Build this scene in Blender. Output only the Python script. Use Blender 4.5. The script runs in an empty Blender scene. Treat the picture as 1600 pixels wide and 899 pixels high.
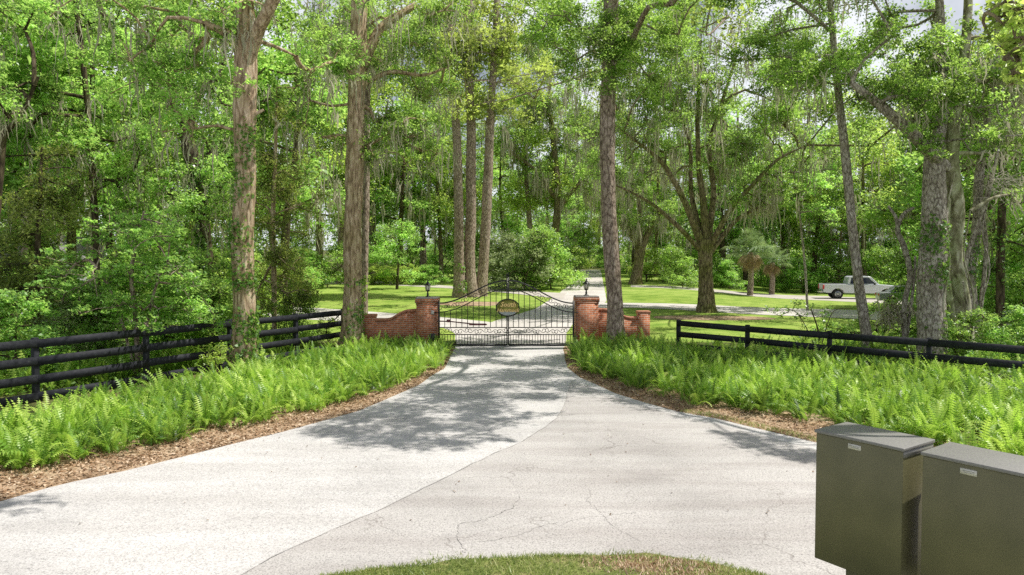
import bpy, math, random
import numpy as np
from mathutils import Vector
R = math.radians
rng = np.random.default_rng(7)
random.seed(7)
SC = bpy.context.scene
COL = SC.collection
W0, H0, F0 = 1600.0, 899.0, 1067.0
CAMZ, PITCH = 3.0, math.atan(38.5/1067.0)
CP, SP = math.cos(PITCH), math.sin(PITCH)

# ------------------------------------------------------------ terrain and survey helpers
def sstep(a, b, x):
    t = np.clip((x-a)/(b-a), 0, 1); return t*t*(3-2*t)
def h(x, y):
    d = np.maximum(0, y-33.0); u = x/np.maximum(y, 1.0)
    return .025*(d*d/(d+6.0))*(1-sstep(.2, .42, u))
def ray(px, py):
    u = (px-W0/2)/F0; v = (H0/2-py)/F0
    return np.array([u, CP+v*SP, v*CP-SP])
def GZ(px, py, z):
    d = ray(px, py); t = (z-CAMZ)/d[2]; return (d[0]*t, d[1]*t, z)
def WP(px, py, Y):
    d = ray(px, py); t = Y/d[1]; return (d[0]*t, Y, CAMZ+d[2]*t)
def G(px, py):
    d = ray(px, py); d = d/d[1]; lo, hi = 1.0, 400.0
    t = 1.0
    while t < 400:
        if CAMZ+d[2]*t < h(d[0]*t, t): break
        lo = t; t *= 1.02
    hi = t
    for _ in range(30):
        m = .5*(lo+hi)
        if CAMZ+d[2]*m < h(d[0]*m, m): hi = m
        else: lo = m
    return (float(d[0]*hi), float(hi), float(h(d[0]*hi, hi)))

# ------------------------------------------------------------ materials
def nmat(name):
    m = bpy.data.materials.new(name); m.use_nodes = True
    nt = m.node_tree; nt.nodes.clear()
    out = nt.nodes.new('ShaderNodeOutputMaterial')
    return m, nt, out
def N(nt, t, **kw):
    n = nt.nodes.new(t)
    for k, v in kw.items():
        if k.startswith('_'): setattr(n, k[1:], v)
        else: n.inputs[k.replace('__', ' ')].default_value = v
    return n
def L(nt, a, ao, b, bi): nt.links.new(a.outputs[ao], b.inputs[bi])
def ramp(nt, stops):
    r = nt.nodes.new('ShaderNodeValToRGB'); e = r.color_ramp.elements
    while len(e) < len(stops): e.new(.5)
    for i, (p, c) in enumerate(stops):
        e[i].position = p; e[i].color = (c[0], c[1], c[2], 1)
    return r
def bsdf(nt, out, rough=.6, spec=.5, metal=0.0):
    b = nt.nodes.new('ShaderNodeBsdfPrincipled')
    b.inputs['Roughness'].default_value = rough
    b.inputs['Specular IOR Level'].default_value = spec
    b.inputs['Metallic'].default_value = metal
    L(nt, b, 'BSDF', out, 'Surface'); return b
def plain(name, col, rough=.5, metal=0.0, spec=.5, var=.12, scale=8, bump=0.0):
    m, nt, out = nmat(name); b = bsdf(nt, out, rough, spec, metal)
    tc = N(nt, 'ShaderNodeTexCoord'); no = N(nt, 'ShaderNodeTexNoise', Scale=scale, Detail=5.0)
    L(nt, tc, 'Object', no, 'Vector')
    c0 = [c*(1-var) for c in col]; c1 = [min(1, c*(1+var)) for c in col]
    r = ramp(nt, [(.3, c0), (.7, c1)]); L(nt, no, 'Fac', r, 'Fac'); L(nt, r, 'Color', b, 'Base Color')
    if bump:
        bp = N(nt, 'ShaderNodeBump', Strength=bump, Distance=.01); L(nt, no, 'Fac', bp, 'Height'); L(nt, bp, 'Normal', b, 'Normal')
    return m
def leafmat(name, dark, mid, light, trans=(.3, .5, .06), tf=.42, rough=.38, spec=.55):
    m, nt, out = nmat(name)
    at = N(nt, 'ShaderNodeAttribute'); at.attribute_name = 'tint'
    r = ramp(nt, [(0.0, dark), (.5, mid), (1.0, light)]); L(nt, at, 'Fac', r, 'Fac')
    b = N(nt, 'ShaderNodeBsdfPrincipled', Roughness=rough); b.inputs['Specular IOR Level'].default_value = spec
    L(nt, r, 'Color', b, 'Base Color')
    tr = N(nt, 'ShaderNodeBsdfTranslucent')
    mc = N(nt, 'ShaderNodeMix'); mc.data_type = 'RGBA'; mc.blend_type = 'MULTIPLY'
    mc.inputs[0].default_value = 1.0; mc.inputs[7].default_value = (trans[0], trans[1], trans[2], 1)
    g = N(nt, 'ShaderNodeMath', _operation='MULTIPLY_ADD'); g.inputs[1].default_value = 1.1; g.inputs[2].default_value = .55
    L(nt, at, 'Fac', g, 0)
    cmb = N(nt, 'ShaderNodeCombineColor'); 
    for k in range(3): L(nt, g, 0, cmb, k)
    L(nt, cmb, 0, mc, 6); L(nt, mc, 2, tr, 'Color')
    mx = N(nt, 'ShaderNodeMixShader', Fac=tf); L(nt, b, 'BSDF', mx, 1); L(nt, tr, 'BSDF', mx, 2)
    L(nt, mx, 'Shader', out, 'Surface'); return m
def barkmat(name, c_dark, c_mid, c_light, sx=9, sz=2.2, green=None, bump=1.0, plates=False):
    m, nt, out = nmat(name); b = bsdf(nt, out, .9, .2)
    tc = N(nt, 'ShaderNodeTexCoord'); mp = N(nt, 'ShaderNodeMapping'); mp.inputs['Scale'].default_value = (sx, sx, sz)
    L(nt, tc, 'Object', mp, 'Vector')
    no = N(nt, 'ShaderNodeTexNoise', Scale=1.0, Detail=8.0, Roughness=.65, Distortion=.6); L(nt, mp, 'Vector', no, 'Vector')
    vo = N(nt, 'ShaderNodeTexVoronoi', Scale=1.0); vo.feature = 'DISTANCE_TO_EDGE'
    mxv = N(nt, 'ShaderNodeMix'); mxv.data_type = 'RGBA'; mxv.inputs[0].default_value = .55
    L(nt, mp, 'Vector', mxv, 6); L(nt, no, 'Color', mxv, 7); L(nt, mxv, 2, vo, 'Vector')
    rr = ramp(nt, [(0.0, (0, 0, 0)), (.18, (1, 1, 1))]); L(nt, vo, 'Distance', rr, 'Fac')
    mu = N(nt, 'ShaderNodeMath', _operation='MULTIPLY_ADD'); mu.inputs[1].default_value = .20 if plates else .2
    mu.inputs[2].default_value = -.12 if plates else -.1
    L(nt, rr, 'Color', mu, 0)
    ad = N(nt, 'ShaderNodeMath', _operation='ADD'); L(nt, no, 'Fac', ad, 0); L(nt, mu, 0, ad, 1)
    r = ramp(nt, [(.3, c_dark), (.5, c_mid), (.72, c_light)]); L(nt, ad, 0, r, 'Fac')
    n2 = N(nt, 'ShaderNodeTexNoise', Scale=.9, Detail=4.0); L(nt, tc, 'Object', n2, 'Vector')
    r2 = ramp(nt, [(.42, (1, 1, 1)), (.62, green or (.8, .78, .72))]); L(nt, n2, 'Fac', r2, 'Fac')
    mc = N(nt, 'ShaderNodeMix'); mc.data_type = 'RGBA'; mc.blend_type = 'MULTIPLY'; mc.inputs[0].default_value = 1
    L(nt, r, 'Color', mc, 6); L(nt, r2, 'Color', mc, 7); L(nt, mc, 2, b, 'Base Color')
    bp = N(nt, 'ShaderNodeBump', Strength=bump, Distance=.04); L(nt, ad, 0, bp, 'Height'); L(nt, bp, 'Normal', b, 'Normal')
    return m

M = {}
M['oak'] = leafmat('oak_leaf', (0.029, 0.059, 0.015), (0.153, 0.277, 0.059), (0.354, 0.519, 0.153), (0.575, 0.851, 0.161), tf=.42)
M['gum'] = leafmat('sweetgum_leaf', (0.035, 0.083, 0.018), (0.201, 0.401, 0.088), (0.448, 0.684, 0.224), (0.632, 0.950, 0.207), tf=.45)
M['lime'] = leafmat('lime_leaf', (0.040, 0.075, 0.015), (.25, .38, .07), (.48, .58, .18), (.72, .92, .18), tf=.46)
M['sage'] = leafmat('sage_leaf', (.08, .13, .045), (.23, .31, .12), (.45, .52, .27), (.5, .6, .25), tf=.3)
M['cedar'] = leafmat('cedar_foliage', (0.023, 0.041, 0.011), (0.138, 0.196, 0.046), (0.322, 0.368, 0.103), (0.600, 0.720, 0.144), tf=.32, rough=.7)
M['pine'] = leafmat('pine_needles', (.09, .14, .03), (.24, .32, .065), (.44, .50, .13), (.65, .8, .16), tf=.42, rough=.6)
M['fern'] = leafmat('fern_frond', (.02, .055, .01), (.17, .34, .04), (.54, .66, .15), (.52, .78, .11), tf=.34, rough=.4, spec=.4)
M['grass'] = leafmat('grass_blade', (.09, .16, .03), (.25, .34, .08), (.62, .54, .32), (.5, .6, .16), tf=.25)
M['moss'] = leafmat('moss_strand', (.22, .21, .14), (.42, .40, .29), (.62, .58, .46), (.6, .57, .42), tf=.35, rough=.9, spec=.1)
M['ivy'] = leafmat('ivy_leaf', (.035, .09, .02), (.12, .24, .05), (.25, .42, .11), (.45, .7, .12), tf=.3, rough=.35)
M['palm'] = leafmat('palm_leaf', (.06, .12, .05), (.2, .3, .12), (.45, .52, .32), (.4, .55, .18), tf=.25)
M['dead'] = leafmat('dead_palm_leaf', (.2, .13, .06), (.42, .31, .18), (.62, .5, .34), (.5, .4, .2), tf=.25, rough=.8)
M['litter'] = leafmat('dry_leaf', (.14, .075, .04), (.42, .27, .16), (.75, .60, .44), (.4, .28, .14), tf=.12, rough=.7, spec=.2)
M['twig'] = plain('twig_bark', (.10, .08, .055), .9, spec=.1)
M['palewood'] = plain('dead_twig', (.45, .42, .34), .9, spec=.1)
M['bark_tan'] = barkmat('tan_bark', (.17, .115, .075), (.46, .335, .225), (.72, .58, .44), 13, 2.6, green=(.78, .80, .66))
M['bark_pine'] = barkmat('pine_bark', (.10, .072, .058), (.34, .265, .215), (.60, .50, .43), 15, 6.5, plates=True)
M['bark_grey'] = barkmat('grey_plated_bark', (.13, .105, .085), (.38, .34, .29), (.68, .63, .56), 19, 9, plates=True)
M['bark_mottled'] = barkmat('mottled_bark', (.14, .12, .08), (.34, .31, .21), (.62, .58, .48), 6, 2.5, green=(.75, .88, .62))
M['bark_oak'] = barkmat('oak_bark', (.05, .038, .024), (.20, .155, .10), (.38, .31, .21), 13, 3.2, green=(.7, .85, .45))
M['bark_dark'] = barkmat('dark_bark', (.025, .018, .012), (.085, .062, .042), (.17, .13, .09), 9, 2, green=(.7, .85, .5))
M['iron'] = plain('wrought_iron', (.018, .018, .02), .38, .3)
M['fencepaint'] = None

# ------------------------------------------------------------ mesh collector
class MB:
    def __init__(s): s.v = []; s.q = []; s.t = []; s.n = 0; s.tint = []; s.ng = []
    def add(s, v, q=None, t=None, tint=None):
        v = np.asarray(v, dtype=np.float32).reshape(-1, 3); k = len(v)
        s.v.append(v)
        if q is not None and len(q): s.q.append(np.asarray(q, dtype=np.int32).reshape(-1, 4)+s.n)
        if t is not None and len(t): s.t.append(np.asarray(t, dtype=np.int32).reshape(-1, 3)+s.n)
        if tint is None: tint = np.full(k, .5, np.float32)
        s.tint.append(np.broadcast_to(np.asarray(tint, np.float32), (k,)))
        s.n += k
    def build(s, name, mat, parent=None, smooth=False, origin=None):
        me = bpy.data.meshes.new(name)
        v = np.concatenate(s.v) if s.v else np.zeros((0, 3), np.float32)
        if origin is not None: v = v-np.asarray(origin, np.float32)
        q = np.concatenate(s.q) if s.q else np.zeros((0, 4), np.int32)
        t = np.concatenate(s.t) if s.t else np.zeros((0, 3), np.int32)
        nq, nt_ = len(q), len(t)
        me.vertices.add(len(v)); me.vertices.foreach_set('co', v.ravel())
        me.loops.add(nq*4+nt_*3); me.loops.foreach_set('vertex_index', np.concatenate([q.ravel(), t.ravel()]).astype(np.int32))
        me.polygons.add(nq+nt_)
        ls = np.concatenate([np.arange(nq)*4, nq*4+np.arange(nt_)*3]).astype(np.int32)
        me.polygons.foreach_set('loop_start', ls)
        me.update(calc_edges=True)
        a = me.attributes.new('tint', 'FLOAT', 'POINT'); a.data.foreach_set('value', np.clip(np.concatenate(s.tint), 0, 1).astype(np.float32))
        if smooth: me.polygons.foreach_set('use_smooth', np.ones(nq+nt_, bool))
        me.materials.append(mat)
        o = bpy.data.objects.new(name, me); COL.objects.link(o)
        if parent is not None: o.parent = parent
        return o
    def join(s, o):
        s.v += o.v; s.q += [x+s.n for x in o.q]; s.t += [x+s.n for x in o.t]; s.tint += o.tint; s.n += o.n
    def box(s, c, d, rz=0.0, tint=.5):
        x, y, z = [k/2 for k in d]
        v = np.array([[-x,-y,-z],[x,-y,-z],[x,y,-z],[-x,y,-z],[-x,-y,z],[x,-y,z],[x,y,z],[-x,y,z]])
        if rz:
            ca, sa = math.cos(rz), math.sin(rz); v = np.stack([v[:,0]*ca-v[:,1]*sa, v[:,0]*sa+v[:,1]*ca, v[:,2]], 1)
        s.add(v+np.asarray(c), q=[[0,3,2,1],[4,5,6,7],[0,1,5,4],[1,2,6,5],[2,3,7,6],[3,0,4,7]], tint=tint)
        return s
    def tube(s, pts, rad, seg=8, lump=0.0, cap=True, seed=0):
        p = np.asarray(pts, float); k = len(p); rad = np.broadcast_to(np.asarray(rad, float), (k,))
        t = np.gradient(p, axis=0); t /= (np.linalg.norm(t, axis=1, keepdims=True)+1e-9)
        ref = np.array([0.,1,0]) if abs(t[0,1]) < .8 else np.array([1.,0,0])
        a = np.cross(t, ref); a /= (np.linalg.norm(a, axis=1, keepdims=True)+1e-9); b = np.cross(t, a)
        th = np.linspace(0, 2*np.pi, seg, endpoint=False)
        rr = np.repeat(rad[:, None], seg, 1)
        if lump:
            g = np.random.default_rng(seed); s_ = np.concatenate([[0], np.cumsum(np.linalg.norm(np.diff(p, axis=0), axis=1))])
            nz = 0
            for f in range(1, 9):
                ph = g.uniform(0, 6.28, 3); kz = g.uniform(.2, 1.6)
                nz = nz+np.sin(f*th[None]+ph[0]+np.sin(kz*s_[:, None]+ph[1])*1.3)/(f**.55)
            rr = rr*(1+lump*nz*.35+g.normal(0, lump*.18, rr.shape))
        v = p[:, None]+a[:, None]*(np.cos(th)[None, :, None]*rr[..., None])+b[:, None]*(np.sin(th)[None, :, None]*rr[..., None])
        i = np.arange(k-1)[:, None]*seg; j = np.arange(seg)[None]; j2 = (j+1) % seg
        q = np.stack([i+j, i+seg+j, i+seg+j2, i+j2], -1).reshape(-1, 4)
        s.add(v.reshape(-1, 3), q=q)
        if cap:
            for ring, flip in ((0, 0), ((k-1)*seg, 1)):
                c = v[0 if not flip else -1]; m = c.mean(0)
                tri = [[seg, (x+1) % seg, x] if flip else [seg, x, (x+1) % seg] for x in range(seg)]
                s.add(np.vstack([c, m]), t=tri)
        return s

def tag(o, label=None, cat=None, group=None, kind=None):
    if label: o['label'] = label
    if cat: o['category'] = cat
    if group: o['group'] = group
    if kind: o['kind'] = kind
    return o
def empty(name, loc, label, cat, group=None, rz=0):
    o = bpy.data.objects.new(name, None); COL.objects.link(o); o.location = loc; o.rotation_euler = (0, 0, rz)
    o.empty_display_size = .2
    return tag(o, label, cat, group)
def copy_tree(o, parent=None):
    c = o.copy(); COL.objects.link(c); c.parent = parent
    for ch in list(o.children): copy_tree(ch, c)
    return c
def bez(P, n):   # catmull-rom through points
    P = np.asarray(P, float)
    if len(P) == 2: return P[0]+(P[1]-P[0])*np.linspace(0, 1, n)[:, None]
    Q = np.vstack([2*P[0]-P[1], P, 2*P[-1]-P[-2]]); m = len(P)-1
    out = []
    for u in np.linspace(0, m-1e-6, n):
        i = int(u); t = u-i; a, b, c, d = Q[i], Q[i+1], Q[i+2], Q[i+3]
        out.append(.5*((2*b)+(c-a)*t+(2*a-5*b+4*c-d)*t*t+(3*b-a-3*c+d)*t**3))
    return np.array(out)

# ------------------------------------------------------------ foliage
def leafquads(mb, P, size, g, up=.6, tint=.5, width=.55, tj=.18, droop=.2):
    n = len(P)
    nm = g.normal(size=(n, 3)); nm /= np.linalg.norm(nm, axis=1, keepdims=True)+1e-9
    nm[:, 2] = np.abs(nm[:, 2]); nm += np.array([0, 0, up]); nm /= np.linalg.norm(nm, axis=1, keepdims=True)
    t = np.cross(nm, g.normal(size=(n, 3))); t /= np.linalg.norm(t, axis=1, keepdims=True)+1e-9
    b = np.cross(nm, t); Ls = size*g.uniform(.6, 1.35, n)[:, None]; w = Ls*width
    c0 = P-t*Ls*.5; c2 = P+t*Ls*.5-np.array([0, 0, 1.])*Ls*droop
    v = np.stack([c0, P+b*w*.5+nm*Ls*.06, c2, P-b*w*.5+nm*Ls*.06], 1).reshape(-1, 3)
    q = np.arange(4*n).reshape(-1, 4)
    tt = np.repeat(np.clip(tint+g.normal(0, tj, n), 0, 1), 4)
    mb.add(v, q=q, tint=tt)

def crown(leaf, wood, roots, clumps, size, g, dens=1.0, needle=False, flat=.6, limb=.02, hang=0.0, twigseg=3):
    """roots: points on trunk/limbs; clumps: (x,y,z,r). Leaves in twiggy sub-sprays, branches joined up by a tree of limbs."""
    nodes = [np.array(p[:3]) for p in roots]; nr = len(nodes)
    par = [-1]*nr; C = np.array(clumps, float).reshape(-1, 4)
    if not len(C): return
    R0 = np.array(nodes); dist = np.array([np.min(np.linalg.norm(R0-c[:3], axis=1)) for c in C])
    order = np.argsort(dist); rd = [0.0]*nr
    for k in order:
        c = C[k, :3]; A = np.array(nodes); dd = np.linalg.norm(A-c, axis=1)
        cost = dd+.35*np.array(rd)+np.where(A[:, 2] > c[2]+.6, 1.2*(A[:, 2]-c[2]), 0)
        j = int(np.argmin(cost)); nodes.append(c-np.array([0, 0, C[k, 3]*.25])); par.append(j); rd.append(rd[j]+dd[j])
    nn = len(nodes); w = np.zeros(nn); 
    for i in range(nn-1, nr-1, -1):
        w[i] += 1.0
        if par[i] >= nr: w[par[i]] += w[i]
    if wood is not None:
        for i in range(nr, nn):
            a, b = nodes[par[i]], nodes[i]; ln = np.linalg.norm(b-a)
            if ln < .05: continue
            mid = (a+b)/2+g.normal(0, .09*ln, 3)+np.array([0, 0, .08*ln])
            ra = limb*w[i]**.5*1.35; rb = limb*w[i]**.5*.9
            m_ = 5 if ln < 4 else 9
            wood.tube(bez([a, mid, b], m_), np.linspace(ra, rb, m_), 6, .12, cap=False, seed=i)
    for i, ci in enumerate(order):
        c = C[ci]; r = c[3]; n = int(dens*20*r*r/(size*size)*(.75 if not needle else 1.2))
        if n < 8: continue
        k = int(7+5*r); d = g.normal(size=(k, 3)); d /= np.linalg.norm(d, axis=1, keepdims=True)
        sub = c[:3]+d*r*(g.uniform(.25, 1, k)[:, None]**.5)*np.array([1, 1, .75])
        st = g.uniform(-.32, .32, k)+g.normal(0, .15)+np.clip(d[:, 2]*.16, -.2, .2)  # leaf tint carries painted shade: dark pockets at random, sprays paler towards the top
        if wood is not None and twigseg:
            for s_ in sub[:: (1 if r > .6 else 2)]:
                wood.tube([nodes[nr+i], (nodes[nr+i]+s_)/2+g.normal(0, .06*r, 3), s_], [limb*.7, limb*.45, limb*.2], twigseg, cap=False)
        idx = g.integers(0, k, n); sp = g.uniform(.16, .34, k)*r
        P = sub[idx]+g.normal(size=(n, 3))*sp[idx][:, None]*np.array([1, 1, flat])
        if hang: P[:, 2] -= np.abs(g.normal(0, hang*r, n))
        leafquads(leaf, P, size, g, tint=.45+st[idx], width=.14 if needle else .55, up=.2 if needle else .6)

def mossy(mb, P, g, lo=.5, hi=1.6, w=.03, per=8):
    for p in P:
        m = per; base = p+g.normal(0, .12, (m, 3)); ln = (lo+(hi-lo)*g.beta(1.1, 2.2, m))*np.array([1, .8, .6, .9, .5, .7, 1, .4])[np.arange(m) % 8]
        a = g.uniform(0, 3.14, m); K = 5
        s = np.linspace(0, 1, K); wd = w*.8*np.array([.5, 1.1, 1, .55, .08])
        dr = np.stack([np.cos(a), np.sin(a), 0*a], 1)
        wob = np.cumsum(g.normal(0, .055, (m, K, 3)), 1)
        ctr = base[:, None]+np.array([0, 0, -1.])*(ln[:, None, None]*s[None, :, None])+wob*np.array([1, 1, .1])
        l = ctr-dr[:, None]*wd[None, :, None]; r_ = ctr+dr[:, None]*wd[None, :, None]
        v = np.stack([l, r_], 2).reshape(-1, 3)
        b = (np.arange(m)*K*2)[:, None]+np.arange(K-1)[None]*2
        q = np.stack([b, b+1, b+3, b+2], -1).reshape(-1, 4)
        mb.add(v, q=q, tint=np.repeat(np.clip(g.normal(.5, .22, m), 0, 1), K*2))

def px2m(px, Y): return px*Y/F0
def sample_clumps(regs, D, g):
    """regs: (cx,cy,rx,ry,n,rpx,dd): clumps spread in an ellipse at depth D +- dd"""
    out = []
    for (cx, cy, rx, ry, n, rp, d0, d1) in regs:
        k = 0
        while k < n:
            a, b = g.uniform(-1, 1, 2)
            if a*a+b*b > 1: continue
            k += 1
            Y = D+g.uniform(d0, d1); x, y, z = WP(cx+a*rx, cy+b*ry, Y)
            out.append((x, y, z, px2m(rp*g.uniform(.7, 1.3), Y)))
    return out

def tree(name, label, trunks, D, bark, leaf, size, regs, limb=.022, dens=1.0, moss=0, ivy=(), needle=False, group=None, seed=1,
         lump=.14, seg=18, flare=1.5, extra=(), mosslen=(.5, 1.6), flat=.6, hang=0.0, mossw=.028, cat='tree', mossband=None):
    """trunks: list of polylines of (px, py, radius_px[, depth offset]); first starts at the ground."""
    g = np.random.default_rng(seed*31+5)
    p0 = trunks[0][0]; d0 = p0[3] if len(p0) > 3 else 0
    b = WP(p0[0], p0[1], D+d0); bx, by = b[0], b[1]; bz = float(h(bx, by))
    root = empty(name, (bx, by, bz), label, cat, group)
    o3 = (bx, by, bz)
    tb = MB(); nodes = []
    for ti, tr in enumerate(trunks):
        pts = []; rad = []
        for q in tr:
            dd = q[3] if len(q) > 3 else 0
            pts.append(WP(q[0], q[1], D+dd)); rad.append(px2m(q[2], D+dd)*.85)
        if ti == 0 or tr[0][1] > 430:
            pts[0] = (pts[0][0], pts[0][1], float(h(pts[0][0], pts[0][1]))-.05)
        ln = sum(np.linalg.norm(np.array(pts[i+1])-np.array(pts[i])) for i in range(len(pts)-1))
        n = max(6, int(ln/(.16 if seg >= 18 else .4))); P = bez(pts, n); rr = np.interp(np.linspace(0, 1, n), np.linspace(0, 1, len(rad)), rad)
        if ti == 0 or tr[0][1] > 430:
            zz = P[:, 2]-P[0, 2]; rr = rr*(1+(flare-1)*np.exp(-zz/(rr[0]*1.3)))
        tb.tube(P, rr, seg, lump, seed=seed*7+ti)
        nodes += [p for p in P[::max(1, n//14)]] if ti else [p for p in P[n//3::max(1, n//14)]]
        if ti == 0: tp, tr_ = P, rr
    leafm, wood = MB(), MB()
    cl = sample_clumps(regs, D, g)+list(extra)
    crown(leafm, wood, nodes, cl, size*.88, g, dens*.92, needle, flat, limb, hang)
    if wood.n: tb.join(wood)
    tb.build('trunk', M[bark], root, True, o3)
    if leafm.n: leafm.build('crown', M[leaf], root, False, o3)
    if moss:
        mm = MB(); C = np.array([c for c in cl if mossband is None or mossband[0] < c[2] < mossband[1]] or cl)
        idx = g.integers(0, len(C), moss)
        P = C[idx, :3]+g.normal(size=(moss, 3))*C[idx, 3:4]*.6-np.array([0, 0, 1.])*C[idx, 3:4]*.3
        mossy(mm, P, g, mosslen[0], mosslen[1], mossw); mm.build('moss_foliage', M['moss'], root, False, o3)
    for (z0, z1, n, sz) in ivy:
        mi = MB(); k = g.integers(0, len(tp), n*4); z = tp[k, 2]; k = k[(z > z0) & (z < z1)][:n]
        dens_ = np.sin(tp[k, 2]*2.3)+np.sin(tp[k, 2]*5.1+1); th = g.normal(-1.2+.9*np.sin(tp[k, 2]*1.1), .9, len(k)); 
        P = tp[k]+np.stack([np.cos(th), np.sin(th), 0*th], 1)*(tr_[k]*1.04+np.abs(g.normal(0, .04, len(k))))[:, None]
        P[:, 2] += g.uniform(-.1, .1, len(k)); keep = g.uniform(-1.5, 1.5, len(k)) < dens_+.3
        leafquads(mi, P[keep], sz, g, up=.1, width=.85); mi.build('ivy', M['ivy'], root, False, o3)
    return root

# ------------------------------------------------------------ world, sun, camera
SUN_EL, SUN_AZ = 60.0, 84.0     # azimuth from +Y towards +X
se, sa = R(SUN_EL), R(SUN_AZ)
S = Vector((math.cos(se)*math.sin(sa), math.cos(se)*math.cos(sa), math.sin(se)))
w = bpy.data.worlds.new('World'); SC.world = w; w.use_nodes = True
nt = w.node_tree; nt.nodes.clear()
sky = nt.nodes.new('ShaderNodeTexSky'); sky.sky_type = 'NISHITA'; sky.sun_disc = False
sky.sun_elevation = se; sky.sun_rotation = sa; sky.dust_density = 2.5; sky.air_density = 1.1; sky.ozone_density = 1.0
bg = nt.nodes.new('ShaderNodeBackground'); bg.inputs['Strength'].default_value = .062
wo = nt.nodes.new('ShaderNodeOutputWorld'); 
tcw = nt.nodes.new('ShaderNodeTexCoord'); nzw = nt.nodes.new('ShaderNodeTexNoise'); nzw.inputs['Scale'].default_value = 3.2; nzw.inputs['Detail'].default_value = 6; nt.links.new(tcw.outputs['Generated'], nzw.inputs['Vector'])
rw = ramp(nt, [(.40, (.25, .25, .25)), (.50, (1, 1, 1))]); nt.links.new(nzw.outputs['Fac'], rw.inputs['Fac'])
mw = nt.nodes.new('ShaderNodeMix'); mw.data_type = 'RGBA'; mw.inputs[7].default_value = (15.5, 16.0, 17.2, 1)

spw = nt.nodes.new('ShaderNodeSeparateXYZ'); nt.links.new(tcw.outputs['Generated'], spw.inputs[0])
mrw = nt.nodes.new('ShaderNodeMapRange'); mrw.inputs['From Min'].default_value = .42; mrw.inputs['From Max'].default_value = .70; mrw.inputs['To Min'].default_value = 1; mrw.inputs['To Max'].default_value = .10; nt.links.new(spw.outputs['Z'], mrw.inputs['Value'])
mulw = nt.nodes.new('ShaderNodeMath'); mulw.operation = 'MULTIPLY'; nt.links.new(rw.outputs['Color'], mulw.inputs[0]); nt.links.new(mrw.outputs[0], mulw.inputs[1]); nt.links.new(mulw.outputs[0], mw.inputs[0]); nt.links.new(sky.outputs[0], mw.inputs[6]); nt.links.new(mw.outputs[2], bg.inputs[0]); nt.links.new(bg.outputs[0], wo.inputs[0])
sl = bpy.data.lights.new('sun', 'SUN'); sl.energy = 5.0; sl.angle = R(.45); sl.color = (1.0, .955, .88)
so = bpy.data.objects.new('sun', sl); COL.objects.link(so); so.rotation_euler = S.to_track_quat('Z', 'Y').to_euler()
so.location = S*60
cd = bpy.data.cameras.new('camera'); cd.sensor_width = 36; cd.lens = 36*F0/W0; cd.clip_end = 2000
co = bpy.data.objects.new('camera', cd); COL.objects.link(co); co.location = (0, 0, CAMZ)
co.rotation_euler = (math.pi/2-PITCH, 0, 0); SC.camera = co
SC.view_settings.view_transform = 'Standard'; SC.view_settings.look = 'None'; SC.view_settings.exposure = 0; SC.view_settings.gamma = 1
cy = SC.cycles; cy.max_bounces = 7; cy.diffuse_bounces = 4; cy.transmission_bounces = 5; cy.glossy_bounces = 2; cy.transparent_max_bounces = 4
cy.use_denoising = False; cy.caustics_reflective = False; cy.caustics_refractive = False; cy.sample_clamp_indirect = 3
try: cy.denoiser = 'OPENIMAGEDENOISE'
except Exception: pass

# ------------------------------------------------------------ ground
def noise_stack(nt, vec, scales):
    return [None]
def groundmat(name, stops, scale, fine, c_fine, bump=.4, stops2=None, s2=.15):
    m, nt, out = nmat(name); b = bsdf(nt, out, .95, .1)
    ge = N(nt, 'ShaderNodeNewGeometry')
    n1 = N(nt, 'ShaderNodeTexNoise', Scale=scale, Detail=6.0, Roughness=.6); L(nt, ge, 'Position', n1, 'Vector')
    n2 = N(nt, 'ShaderNodeTexNoise', Scale=fine, Detail=3.0, Roughness=.7); L(nt, ge, 'Position', n2, 'Vector')
    r1 = ramp(nt, stops); L(nt, n1, 'Fac', r1, 'Fac')
    r2 = ramp(nt, [(.3, (c_fine[0],)*3), (.7, (c_fine[1],)*3)]); L(nt, n2, 'Fac', r2, 'Fac')
    mc = N(nt, 'ShaderNodeMix'); mc.data_type = 'RGBA'; mc.blend_type = 'MULTIPLY'; mc.inputs[0].default_value = 1
    L(nt, r1, 'Color', mc, 6); L(nt, r2, 'Color', mc, 7); last = (mc, 2)
    if stops2:
        n3 = N(nt, 'ShaderNodeTexNoise', Scale=s2, Detail=4.0); L(nt, ge, 'Position', n3, 'Vector')
        r3 = ramp(nt, stops2); L(nt, n3, 'Fac', r3, 'Fac')
        m2 = N(nt, 'ShaderNodeMix'); m2.data_type = 'RGBA'; m2.blend_type = 'MULTIPLY'; m2.inputs[0].default_value = 1
        L(nt, mc, 2, m2, 6); L(nt, r3, 'Color', m2, 7); last = (m2, 2)
    L(nt, last[0], last[1], b, 'Base Color')
    bp = N(nt, 'ShaderNodeBump', Strength=bump, Distance=.05); L(nt, n2, 'Fac', bp, 'Height'); L(nt, bp, 'Normal', b, 'Normal')
    return m
M['forest'] = groundmat('forest_floor', [(.3, (.05, .07, .02)), (.5, (.12, .14, .045)), (.7, (.22, .17, .08))], .7, 14, (.5, 1.3))
M['lawn'] = groundmat('lawn_grass', [(.3, (.17, .30, .045)), (.55, (.38, .50, .11)), (.8, (.54, .57, .20))], .8, 18, (.62, 1.2), bump=.8,
                      stops2=[(.35, (.8, .85, .7)), (.6, (1, 1, 1))])
M['shoulder'] = groundmat('leaf_litter_soil', [(.3, (.20, .13, .08)), (.5, (.44, .31, .20)), (.7, (.60, .47, .33))], 1.6, 40, (.45, 1.35))
M['verge'] = groundmat('verge_soil', [(.3, (.10, .13, .04)), (.5, (.20, .24, .07)), (.68, (.42, .34, .19))], 1.7, 30, (.4, 1.3))
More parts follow.
